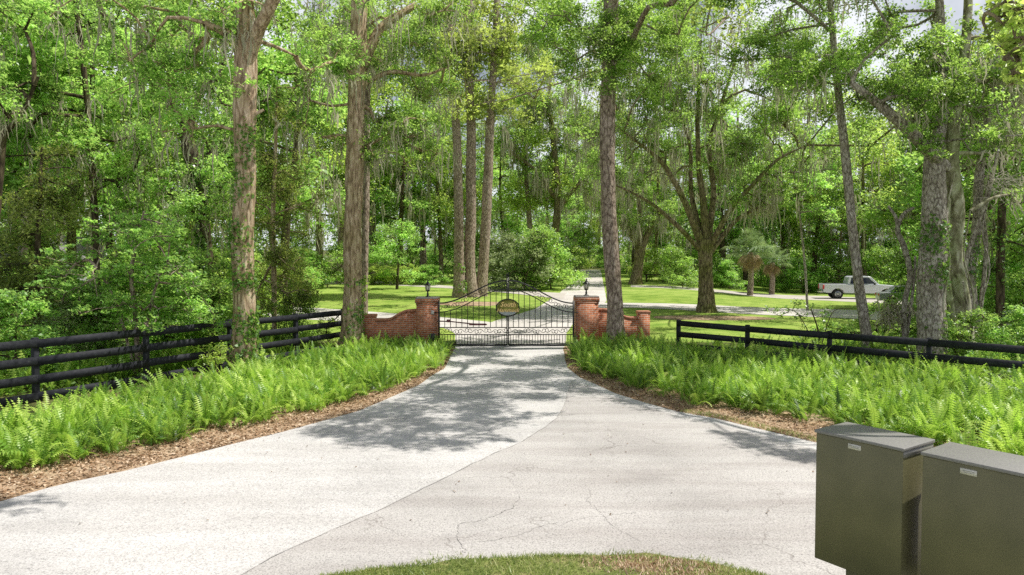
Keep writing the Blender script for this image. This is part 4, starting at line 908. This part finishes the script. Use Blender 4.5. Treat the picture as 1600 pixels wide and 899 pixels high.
T('vine_draped_tree', 'pale forked trunk tangled with dry vines between the sinuous and dark trunks', [
    [(1520, 560, 13, 1), (1522, 500, 10, 1), (1516, 440, 9, 1), (1526, 360, 8, 1), (1530, 280, 8, .8), (1540, 200, 7, .6), (1556, 100, 5), (1560, 0, 4)],
    [(1521, 490, 5, .9), (1508, 430, 4, .5), (1520, 370, 3.5, .4), (1545, 300, 3, .2), (1560, 230, 2.5, .1)], [(1524, 470, 4, 1), (1540, 400, 3.5, .8), (1536, 330, 3, .6), (1550, 270, 3, .5)], [(1540, 550, 1.6, .6), (1534, 480, 1.5, .4), (1546, 420, 1.4, .3), (1535, 360, 1.3, .3), (1548, 300, 1, .3)], [(1500, 545, 1.5, 0), (1512, 500, 1.4, 0), (1505, 440, 1.2, -.2)]],
  20.8, 'bark_grey', 'oak', .11, [(1560, 160, 60, 60, 12, 22, 0, 2)], moss=50, ivy=((.1, 4, 500, .1),), seed=9, seg=20, lump=.2)
T('dark_trunk_tree', 'straight dark ivy-clad trunk last before the edge of the frame', [
    [(1564, 560, 8), (1563, 450, 7), (1566, 330, 6.5), (1568, 220, 6), (1572, 80, 5), (1575, -60, 4)]],
  24.5, 'bark_dark', 'oak', .12, [(1590, 330, 40, 80, 9, 20, 0, 3), (1600, 120, 60, 90, 14, 24, 0, 3)], ivy=((.2, 8, 600, .12),), seed=10)
T('crooked_tree', 'crooked dead-topped stem with pale bark leaning between slender and stout trunks', [
    [(1415, 556, 5.5), (1413, 480, 4.5), (1422, 430, 4.5), (1412, 385, 5), (1402, 360, 4), (1412, 335, 3.5), (1428, 325, 2.5)],
    [(1404, 362, 3.5), (1400, 340, 3), (1388, 322, 2)], [(1414, 470, 3), (1428, 440, 2.5), (1430, 400, 2)]],
  21.6, 'bark_grey', 'oak', .1, [(1400, 480, 16, 30, 3, 10, 0, .5)], moss=30, seed=11, mosslen=(.2, .8))
# three pines
for k, (tx, ty, tt, lab) in enumerate(((717, 462, [(718, 466, 11.2), (717, 400, 9.5), (716, 300, 8.6), (713, 200, 7.7), (705, 90, 6), (700, -40, 5)], 'first pine of the three clustered trunks, its foot in ivy'),
        (736, 470, [(736, 470, 12.0), (734, 400, 10.3), (736, 300, 9.5), (736, 190, 8.6), (732, 90, 7), (735, -40, 6)], 'middle pine of the three clustered trunks'),
        (753, 464, [(751, 466, 10.8), (756, 400, 9.5), (761, 300, 9.0), (766, 190, 7.7), (772, 90, 6), (778, -40, 5)], 'outer pine of the three clustered trunks, leaning away'))):
    T('pine_tree', lab, [tt], 52+k*.7, 'bark_pine', 'pine', .32, [(700+38*k, 60, 75, 65, 15, 30, -2, 3), (690+45*k, 140, 60, 50, 9, 20, -2, 3)], extra=shC[k*5:k*5+5], seed=20+k, seg=16, needle=False, limb=.022, dens=.75, flare=1.3,
      ivy=((.8, 3.2, 300, .2),) if k == 0 else (), moss=30, group='three pines in one clump')
# trees of the wood behind the four-rail fence
T('leaning_oak_tree', 'dark leaning oak smothered in vines inside the wood', [
    [(322, 500, 13), (320, 400, 12), (312, 320, 12), (300, 250, 13), (286, 195, 10)],
    [(290, 200, 7), (265, 160, 6.5, -.3), (235, 125, 6, -.6), (205, 85, 5.5, -1), (165, 30, 5, -1.4), (130, -60, 4, -1.8)],
    [(292, 230, 6), (310, 150, 5, .5), (345, 115, 4, .8), (352, 60, 3, 1)], [(316, 290, 4), (328, 240, 3.5, .4), (318, 215, 3, .6)]],
  27, 'bark_dark', 'gum', .14, [(300, 290, 60, 60, 12, 26, -1.5, 2), (215, 60, 90, 60, 14, 28, -1, 3), (330, 180, 50, 60, 8, 22, 0, 3)], moss=90, ivy=((1, 7, 1500, .14),), seed=12, lump=.25)
T('ironwood_tree', 'thin dark upright stem among drooping foliage near the picture edge', [
    [(152, 480, 5.5), (150, 380, 5.5), (146, 300, 5.5), (140, 200, 5), (130, 100, 4.5), (115, -20, 4)]],
  26, 'bark_dark', 'gum', .14, [(60, 190, 90, 90, 26, 28, -1.5, 3), (170, 220, 60, 70, 16, 24, -1, 3), (60, 50, 100, 70, 18, 30, -2, 3), (180, 300, 60, 40, 8, 20, 0, 2)], moss=110, seed=13)
T('leaning_stem_tree', 'bare leaning stem crossing the corner of the wood', [
    [(-20, 480, 7), (-8, 380, 6), (2, 250, 6), (8, 210, 5), (34, 178, 3.5), (60, 120, 2.5)]],
  23, 'bark_dark', 'gum', .14, [(10, 120, 60, 80, 12, 28, -2, 2), (20, 10, 60, 50, 8, 30, -2, 2)], moss=30, seed=14)
T('cedar_tree', 'dark red cedar with shaggy boughs beside the ivy-wrapped tan trunk', [
    [(428, 505, 5), (428, 440, 4.6), (426, 350, 4.3), (430, 250, 3.5), (432, 160, 2)], [(428, 335, 2), (415, 322, 1.6), (402, 318, 1)]],
  25.5, 'bark_tan', 'cedar', .10, [(440, 440, 48, 55, 26, 19, -1.5, 1.5), (445, 330, 58, 70, 24, 19, -1.2, 1.8), (440, 220, 40, 50, 12, 18, -1, 1.5)], seed=15, flat=.9, hang=.15, limb=.014, dens=.9)
T('cedar_tree', 'olive cedar with feathery boughs at the far end of the fence', [
    [(55, 520, 6), (58, 420, 5), (62, 320, 4), (66, 230, 2)]],
  19.5, 'bark_dark', 'cedar', .10, [(45, 430, 75, 70, 24, 24, -1.5, 1.5), (60, 330, 60, 60, 16, 22, -1, 1.5), (90, 270, 40, 40, 8, 18, 0, 1.5)], seed=16, flat=.9, hang=.15, limb=.014)
T('understory_tree', 'bright green leafy understory tree spreading over the fence', [
    [(215, 560, 5), (212, 500, 4), (205, 430, 3.5), (215, 370, 2.5), (225, 330, 1.5)], [(212, 510, 3), (240, 460, 2.5, -.3), (262, 410, 1.6, -.5)], [(212, 520, 3), (180, 470, 2.4, -.3), (150, 420, 1.6, -.6)]],
  18.2, 'bark_pine', 'gum', .105, [(215, 430, 120, 85, 80, 19, -2.0, 1.4), (120, 440, 70, 60, 24, 17, -1.5, 1), (215, 350, 85, 35, 22, 16, -1, 1), (150, 500, 90, 35, 10, 16, -.5, 1.5), (280, 500, 60, 40, 14, 17, -.5, 1.5)], seed=17, flat=.35, limb=.010, dens=.8)
T('laurel_bush', 'dark leafy bush packed between the understory tree and the tan trunk', [
    [(335, 545, 3.5), (332, 500, 3), (335, 450, 2)]],
  21.0, 'bark_dark', 'oak', .11, [(335, 460, 45, 65, 24, 19, -1, 1.5), (300, 540, 70, 25, 9, 14, -.8, .8)], seed=18, cat='bush', limb=.01)
T('myrtle_bush', 'low light green bush at the foot of the tan trunk', [
    [(340, 590, 1.5), (338, 575, 1.2), (335, 560, .8)]],
  17.2, 'bark_dark', 'lime', .07, [(345, 560, 28, 28, 14, 9, -.5, .5), (395, 560, 20, 15, 4, 8, 1, 1.6)], seed=19, cat='bush', limb=.006, dens=.7, flare=1.1)
T('myrtle_bush', 'small light green bush against the foot of the rugged brown trunk', [
    [(515, 545, 1.3), (512, 530, 1), (510, 515, .8)]],
  24.4, 'bark_dark', 'lime', .08, [(515, 515, 22, 25, 16, 8, -.4, .4), (572, 470, 6, 40, 6, 7, .2, .4)], seed=24, cat='bush', limb=.006, dens=.7, flare=1.1)
# shrubs near the slender tree
T('sparse_shrub', 'sparse dark-leaved shrub in front of the cross drive', [
    [(1285, 548, 1.6), (1278, 515, 1.3), (1268, 485, 1)], [(1280, 525, 1), (1250, 495, .8), (1225, 480, .5)], [(1280, 520, .9), (1300, 490, .7), (1330, 482, .5)]],
  22.5, 'bark_dark', 'ivy', .095, [(1245, 482, 45, 14, 11, 9, -.6, .6), (1290, 510, 40, 20, 8, 9, -.6, .6)], seed=25, cat='shrub', limb=.006, dens=.45)
T('coontie_shrub', 'dense dark green shrub on the lawn edge beside the slender leaning trunk', [
    [(1370, 540, 2), (1370, 525, 1.6), (1370, 510, 1)]],
  26, 'bark_dark', 'oak', .12, [(1375, 510, 58, 30, 40, 12, -1, 1.5), (1310, 522, 40, 18, 16, 10, -1, 1), (1440, 520, 30, 25, 12, 12, 0, 1.5), (1560, 530, 50, 22, 22, 12, -3, -1)], seed=26, cat='shrub', limb=.008, dens=1.0)
T('near_branch_tree', 'pale broad leaves hanging into the upper corner close to the camera', [
    [(2200, 790, 50), (2190, 200, 42), (2150, -400, 36), (2080, -900, 26), (2000, -1250, 14)],
    [(2190, 100, 14), (2000, 0, 9, -.4), (1800, -10, 6, -.5), (1660, 30, 3.2, -.4), (1570, 90, 1.5, -.4)], [(1760, -10, 4, -.5), (1640, -30, 2.5, -.4), (1540, 20, 1.2, -.3)],
    ],
  6.3, 'bark_oak', 'lime', .088, [(1575, 35, 42, 45, 20, 19, -.7, .1), (1590, 110, 25, 22, 7, 15, -.6, -.2)], seed=27, limb=.012, dens=.9)
# dry twig tangle
mb = MB(); g = np.random.default_rng(5); c0 = np.array(WP(1562, 285, 20.0))
for k in range(70):
    d = g.normal(size=3); d /= np.linalg.norm(d); p = c0+g.normal(0, .16, 3); ln = g.uniform(.25, .8)
    mb.tube(bez([p, p+d*ln*.5+g.normal(0, .08, 3), p+d*ln+np.array([0, 0, -.15])*ln+g.normal(0, .06, 3)], 5), [.009, .007, .006, .004, .002], 3, cap=False)
o = mb.build('air_plant', M['palewood'], None); tag(o, 'pale tangled ball of dry twigs caught on the vine-draped trunk', 'air plant')

# ------------------------------------------------------------ palm
def palm(px, py, Y, label, sc=1.0, seed=1):
    g = np.random.default_rng(seed); b = WP(px, py, Y); z = float(h(b[0], b[1])); r = empty('cabbage_palm', (b[0], Y, z), label, 'palm tree')
    H = 3.3*sc; mb = MB(); mb.tube(bez([(0, 0, 0), (.05, 0, H*.5), (0, .05, H)], 16), np.linspace(.26, .2, 16), 14, .15, seed=seed); mb.build('trunk', M['bark_pine'], r, True)
    def fans(n, emin, emax, Lp, Lf, mat, name):
        mb = MB()
        for k in range(n):
            az = g.uniform(0, 6.28); el = R(g.uniform(emin, emax)); d = np.array([math.cos(az)*math.cos(el), math.sin(az)*math.cos(el), math.sin(el)]); s0 = np.array([0, 0, H]); lp = Lp*g.uniform(.7, 1.1)
            p1 = s0+d*lp; mb.tube([s0, s0+d*lp*.5+np.array([0, 0, .08]), p1], [.025, .02, .015], 4, cap=False)
            side = np.cross(d, [0, 0, 1.]); side /= np.linalg.norm(side)+1e-6; t0 = g.normal(.5, .2)
            for a in np.linspace(-1.5, 1.5, 22):
                v = d*math.cos(a)+side*math.sin(a); ln = Lf*g.uniform(.8, 1.1)*(1-.15*abs(a)); m_ = p1+v*ln*.6; e = p1+v*ln+np.array([0, 0, -.35])*ln; n_ = np.cross(v, d+np.array([.1, .2, .9])); n_ /= np.linalg.norm(n_)+1e-6; w_ = n_*.022*Lf
                mb.add([p1, m_+w_, e, m_-w_], q=[[0, 1, 2, 3]], tint=t0)
        mb.build(name, mat, r)
    fans(34, -5, 80, 1.1*sc, 1.35*sc, M['palm'], 'crown'); fans(26, -80, -30, .5*sc, .95*sc, M['dead'], 'dead_skirt')
palm(1172, 447, 60, 'cabbage palm with a skirt of dead tan fronds at the wood edge', 1.15, 1)
palm(1206, 449, 64, 'smaller cabbage palm half hidden behind the one with the tan skirt', .9, 2)

# ------------------------------------------------------------ background trees: a few kinds, copied one by one
def proto(kind, seed):
    g = np.random.default_rng(seed); r = bpy.data.objects.new('woodland_tree', None); COL.objects.link(r)
    tb, lf, wd = MB(), MB(), MB()
    H = {'tall': 21, 'mid': 15, 'low': 9, 'bush': 3.6, 'under': 6.5}[kind]
    lean = g.normal(0, .5, 2)
    tr = .028*H**.85*(1 if kind != 'bush' else .6)
    P = bez([(0, 0, -.1), (lean[0]*.3, lean[1]*.3, H*.3), (lean[0], lean[1], H*.6), (lean[0]*1.3, lean[1], H*.93)], 24); tb.tube(P, np.linspace(tr, tr*.3, 24), 10, .15, seed=seed)
    z0 = {'tall': .36, 'mid': .3, 'low': .2, 'bush': .08, 'under': .15}[kind]; cl = []
    n = {'tall': 50, 'mid': 38, 'low': 28, 'bush': 34, 'under': 26}[kind]; cr = {'tall': 4.6, 'mid': 4.0, 'low': 3.0, 'bush': 1.9, 'under': 2.6}[kind]
    for k in range(n):
        t = g.uniform(0, 1); z = H*(z0+(1-z0)*t); rr = cr*math.sin(math.pi*((.18 if kind != 'bush' else .38)+(.74 if kind != 'bush' else .54)*t))**.7*math.sqrt(g.uniform(.05, 1)); a = g.uniform(0, 6.28)
        cl.append((rr*math.cos(a)+lean[0]*t, rr*math.sin(a)+lean[1]*t, z, {'tall': 1.35, 'mid': 1.2, 'low': .95, 'bush': .62, 'under': .8}[kind]*g.uniform(.7, 1.3)))
    size = {'tall': .30, 'mid': .26, 'low': .21, 'bush': .15, 'under': .17}[kind]
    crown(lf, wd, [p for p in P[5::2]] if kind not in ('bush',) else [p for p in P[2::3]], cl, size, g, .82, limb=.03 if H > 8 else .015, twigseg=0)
    return r, tb, wd, lf, cl, g
protos = {}
def mkproto(key, kind, seed, mat, bark='bark_dark', moss=0):
    r, tb, wd, lf, cl, g = proto(kind, seed); tb.join(wd); tb.build('trunk', M[bark], r, True)
    lf.build('crown', M[mat], r)
    if moss:
        mm = MB(); C = np.array(cl); C = C[C[:, 2] < np.percentile(C[:, 2], 60)]; ix = g.integers(0, len(C), moss); Pm = C[ix, :3]+g.normal(size=(moss, 3))*C[ix, 3:4]*.6
        mossy(mm, Pm, g, .8, 2.8, .05); mm.build('moss_foliage', M['moss'], r)
    protos[key] = [r, False]
mkproto('tallA', 'tall', 101, 'oak', 'bark_pine', 60); mkproto('tallB', 'tall', 102, 'lime', 'bark_pine', 25); mkproto('midA', 'mid', 103, 'gum', 'bark_dark', 40); mkproto('midB', 'mid', 104, 'lime', 'bark_oak', 30)
mkproto('lowA', 'low', 105, 'gum', 'bark_dark'); mkproto('lowB', 'low', 106, 'oak', 'bark_oak', 25); mkproto('bushA', 'bush', 107, 'gum'); mkproto('bushB', 'bush', 108, 'oak'); mkproto('bushC', 'bush', 109, 'lime'); mkproto('bushD', 'bush', 112, 'sage'); mkproto('underA', 'under', 110, 'lime', 'bark_pine'); mkproto('underB', 'under', 111, 'gum')
gb = np.random.default_rng(77)
def put(key, px, Y, name, label, cat, group=None, s=1.0, sz=None):
    r, used = protos[key]; o = r if not used else copy_tree(r); protos[key][1] = True
    x = (px-800)/F0*Y; o.name = name; o.location = (x, Y, float(h(x, Y))); o.rotation_euler = (0, 0, gb.uniform(0, 6.28)); o.scale = (s, s, sz or s); 
    tag(o, label, cat, group); return o
GA = 'woodland trees crowding behind the four-rail fence'; GB_ = 'woodland trees beyond the far drive'; GC = 'woodland trees behind the parked pickup'
for px, Y, k in ((-60, 26, 'midA'), (40, 33, 'tallA'), (-120, 34, 'tallB'), (110, 38, 'midB'), (180, 34, 'midA'), (250, 42, 'tallB'), (330, 37, 'lowB'), (380, 44, 'tallA'), (440, 40, 'midA'), (20, 46, 'midB'), (-60, 52, 'tallA'), (150, 52, 'tallA'), (300, 54, 'midB'), (430, 58, 'tallB'), (230, 62, 'tallA'), (60, 64, 'tallB')):
    put(k, px, Y, 'woodland_tree', 'leafy tree crowded deep in the wood behind the ivy-wrapped tan trunk', 'tree', GA, gb.uniform(.85, 1.15))
for px, Y, k in ((500, 66, 'midB'), (532, 72, 'tallA'), (585, 76, 'tallB'), (625, 74, 'midA'), (662, 80, 'tallA'), (690, 76, 'midB'), (790, 84, 'midA'), (830, 78, 'tallB'), (860, 92, 'midA'), (900, 116, 'tallA'), (935, 122, 'midB'), (965, 100, 'tallB'), (990, 92, 'midA'), (1025, 88, 'midB'), (560, 92, 'midA'), (720, 96, 'tallB'), (760, 100, 'tallA'), (640, 98, 'tallB'), (1040, 104, 'tallA'), (880, 128, 'midA'), (918, 134, 'lowA')):
    put(k, px, Y, 'woodland_tree', 'leafy tree in the belt of wood beyond the far lawns and driveway', 'tree', GB_, gb.uniform(1.0, 1.4))
for px, Y, k in ((600, 104, 'lowB'), (680, 108, 'lowA'), (750, 104, 'lowB'), (820, 108, 'lowA'), (1010, 112, 'lowB'), (1060, 100, 'lowB')):
    put(k, px, Y, 'woodland_tree', 'leafy tree in the belt of wood beyond the far lawns and driveway', 'tree', GB_, gb.uniform(1.0, 1.3))
for px, Y, k in ((1085, 78, 'lowB'), (1120, 96, 'lowB'), (1190, 98, 'lowA'), (1270, 96, 'lowB'), (1350, 94, 'lowB'), (1130, 74, 'midA'), (1165, 76, 'midA'), (1225, 75, 'midB'), (1270, 74, 'midA'), (1310, 70, 'lowB'), (1350, 70, 'midB'), (1400, 84, 'lowA'), (1450, 72, 'midA'), (1500, 44, 'lowB'), (1575, 44, 'midB'), (1600, 46, 'lowA'), (1650, 38, 'midA'), (1720, 44, 'tallA'), (1150, 90, 'tallA'), (1240, 92, 'tallB'), (1330, 90, 'tallA'), (1420, 84, 'tallB'), (1520, 76, 'tallA'), (1640, 70, 'tallB'), (1462, 40, 'lowB'), (1560, 34, 'lowA'), (1640, 29, 'lowB')):
    put(k, px, Y, 'woodland_tree', 'leafy tree in the wood edge behind the pickup and the palms', 'tree', GC, gb.uniform(1.0, 1.35))
T('live_oak_tree', 'spreading oak whose mossy boughs arch over the far driveway', [
    [(868, 436, 8), (866, 380, 7), (872, 320, 7), (868, 260, 6), (860, 180, 4)], [(870, 330, 4), (910, 280, 3, -2), (940, 240, 2, -3)], [(868, 310, 4), (835, 265, 3, -2), (800, 240, 2, -3)]],
  76, 'bark_oak', 'oak', .26, [(880, 270, 80, 50, 26, 18, -5, 4), (860, 195, 90, 50, 26, 19, -5, 4), (850, 110, 80, 50, 14, 22, -4, 4)], moss=260, mosslen=(1.2, 3.6), mossw=.055, seed=33, seg=12, limb=.04)
T('drooping_elm_tree', 'thin-stemmed tree with layered drooping boughs over the lawn beside the broad oak', [
    [(1262, 486, 2.2), (1258, 420, 2), (1250, 340, 1.8), (1240, 270, 1.4)]],
  43, 'bark_grey', 'gum', .17, [(1235, 275, 60, 45, 26, 13, -2, 2), (1290, 250, 50, 50, 14, 14, -2, 3), (1270, 335, 50, 25, 9, 11, -1, 2)], seed=34, seg=10, limb=.02, flat=.4, flare=1.2)
T('live_oak_tree', 'smaller leaning live oak in shade past the lawn, beside the bench', [
    [(993, 443, 10), (997, 415, 9), (1000, 385, 10)], [(1000, 390, 6), (985, 365, 5), (975, 345, 3)], [(1002, 390, 6), (1015, 360, 5), (1030, 335, 3)], [(1000, 385, 5), (1000, 340, 4), (995, 290, 3)]],
  70, 'bark_oak', 'oak', .24, [(1000, 290, 70, 60, 24, 18, -4, 4), (1000, 340, 60, 15, 8, 12, -3, 3)], moss=160, mosslen=(1, 3), mossw=.05, seed=30, seg=14, limb=.04)
# understory and shrubs with labels of their own
put('bushB', 862, 62, 'garden_shrub', 'large rounded dark shrub beside the far end of the main driveway', 'shrub', None, 1.45); put('bushD', 818, 60, 'garden_shrub', 'pale sage green shrub on the lawn behind the gate peak', 'shrub', None, 1.25); put('bushA', 838, 64, 'garden_shrub', 'mid green shrub wedged between the pale sage one and the dark rounded one', 'shrub', None, 1.5)
for px, Y, k, s_ in ((20, 16.6, 'bushA', .62), (105, 18.6, 'bushD', .6), (170, 19.2, 'bushA', .6), (262, 20.6, 'bushA', .65), (318, 21.4, 'bushB', .62), (455, 25.5, 'bushB', .5), (1500, 20.5, 'bushB', .42), (1590, 18.8, 'bushA', .5)):
    put(k, px, Y, 'fence_shrub', 'knee-high leafy shrub growing close behind the black boards', 'shrub', 'shrubs close behind the board fences', s_)
put('bushD', 780, 63, 'garden_shrub', 'pale green shrub next to the outer pine of the cluster', 'shrub', None, 1.3); put('bushB', 1068, 66, 'garden_shrub', 'round dark shrub at the wood edge just before the broad oak', 'shrub', None, 1.05); put('bushC', 1014, 78, 'garden_shrub', 'bright lime shrub behind the smaller live oak', 'shrub', None, 1.1)
GH = 'low hedge shrubs along the far drive'
for px, Y in ((585, 70), (615, 70.5), (643, 70), (672, 69)): put('bushC' if px < 650 else 'bushA', px, Y, 'hedge_shrub', 'low rounded shrub in the hedge lining the far drive', 'shrub', GH, .95, .55)
GS = 'shrubs of the wood edge'
for px, Y, k, s in ((480, 62, 'bushA', 1), (510, 64, 'bushB', 1), (460, 57, 'bushA', .9), (430, 50, 'bushB', 1), (540, 74, 'bushC', .9), (905, 112, 'bushC', 1.2), (950, 108, 'bushA', 1.1), (985, 96, 'bushB', 1.1), (1110, 72, 'bushB', 1.1), (1140, 69, 'bushA', .9), (1215, 70, 'bushB', .8), (1255, 68, 'bushA', .9), (1290, 68, 'bushB', 1), (1395, 64, 'bushB', 1.1),
        (1450, 44, 'bushB', .9), (1480, 34, 'bushA', .9), (1540, 30, 'bushB', .8), (1600, 27, 'bushA', .8), (1500, 26, 'bushB', .6), (1475, 29, 'bushA', .6), (1640, 24, 'bushB', .8), (-60, 22, 'bushA', .9), (565, 80, 'bushB', 1.3), (605, 84, 'bushA', 1.4), (650, 84, 'bushB', 1.4), (690, 82, 'bushA', 1.4), (730, 84, 'bushB', 1.5), (770, 80, 'bushA', 1.4), (800, 86, 'bushB', 1.6), (880, 104, 'bushB', 1.7), (925, 122, 'bushB', 1.8), (1035, 92, 'bushA', 1.4), (1075, 84, 'bushB', 1.4), (1120, 84, 'bushB', 1.5), (1165, 82, 'bushA', 1.5), (1205, 84, 'bushB', 1.5), (1245, 80, 'bushB', 1.5), (1280, 80, 'bushA', 1.5), (1320, 80, 'bushB', 1.5), (1360, 76, 'bushA', 1.5), (1410, 76, 'bushB', 1.5), (1470, 64, 'bushB', 1.4), (-120, 62, 'bushA', 1.7), (-40, 68, 'bushB', 1.7), (30, 72, 'bushB', 1.7), (90, 66, 'bushA', 1.6), (150, 74, 'bushB', 1.7), (210, 70, 'bushA', 1.7), (270, 76, 'bushB', 1.7), (330, 70, 'bushB', 1.7), (385, 76, 'bushA', 1.7), (440, 78, 'bushB', 1.6), (20, 26, 'bushB', 1), (110, 28, 'bushA', 1), (180, 30, 'bushB', 1.1), (270, 32, 'bushA', 1.1), (350, 31, 'bushB', 1), (390, 34, 'bushC', 1), (-20, 36, 'bushB', 1.2)):
    put(k, px, Y, 'wild_shrub', 'leafy wild shrub filling the shaded edge of the wood', 'shrub', GS, s*gb.uniform(.85, 1.1))
for px, Y, k, l in ((620, 62, 'underB', 'young tree with light green leaves behind the low hedge'),):
    put(k, px, Y, 'young_tree', l, 'tree', None, 1.0)
for k, (r, used) in protos.items():
    if not used:
        for c in list(r.children): bpy.data.objects.remove(c)
        bpy.data.objects.remove(r)

# far wood: one mass nobody could count
mb = MB(); g = np.random.default_rng(99)
n = 900; a = g.uniform(-1.15, 1.15, n); Dd = g.uniform(125, 165, n); cx = Dd*np.sin(a); cyy = Dd*np.cos(a); hz = h(cx, cyy)
zz = hz+g.uniform(0, 1, n)**.8*(15+5*np.sin(a*17)+3*np.sin(a*41)); Pc = np.stack([cx, cyy, zz], 1)
idx = g.integers(0, n, 90000); P = Pc[idx]+g.normal(size=(90000, 3))*np.array([1.9, 1.9, 1.3]); P[:, 2] = np.maximum(P[:, 2], hz[idx]+.2)
leafquads(mb, P, .62, g, tint=.45+np.sin(idx*1.7)*.2); tag(mb.build('distant_wood', M['oak'], None), 'distant leafy wood closing the view beyond the estate', 'wood', kind='stuff')
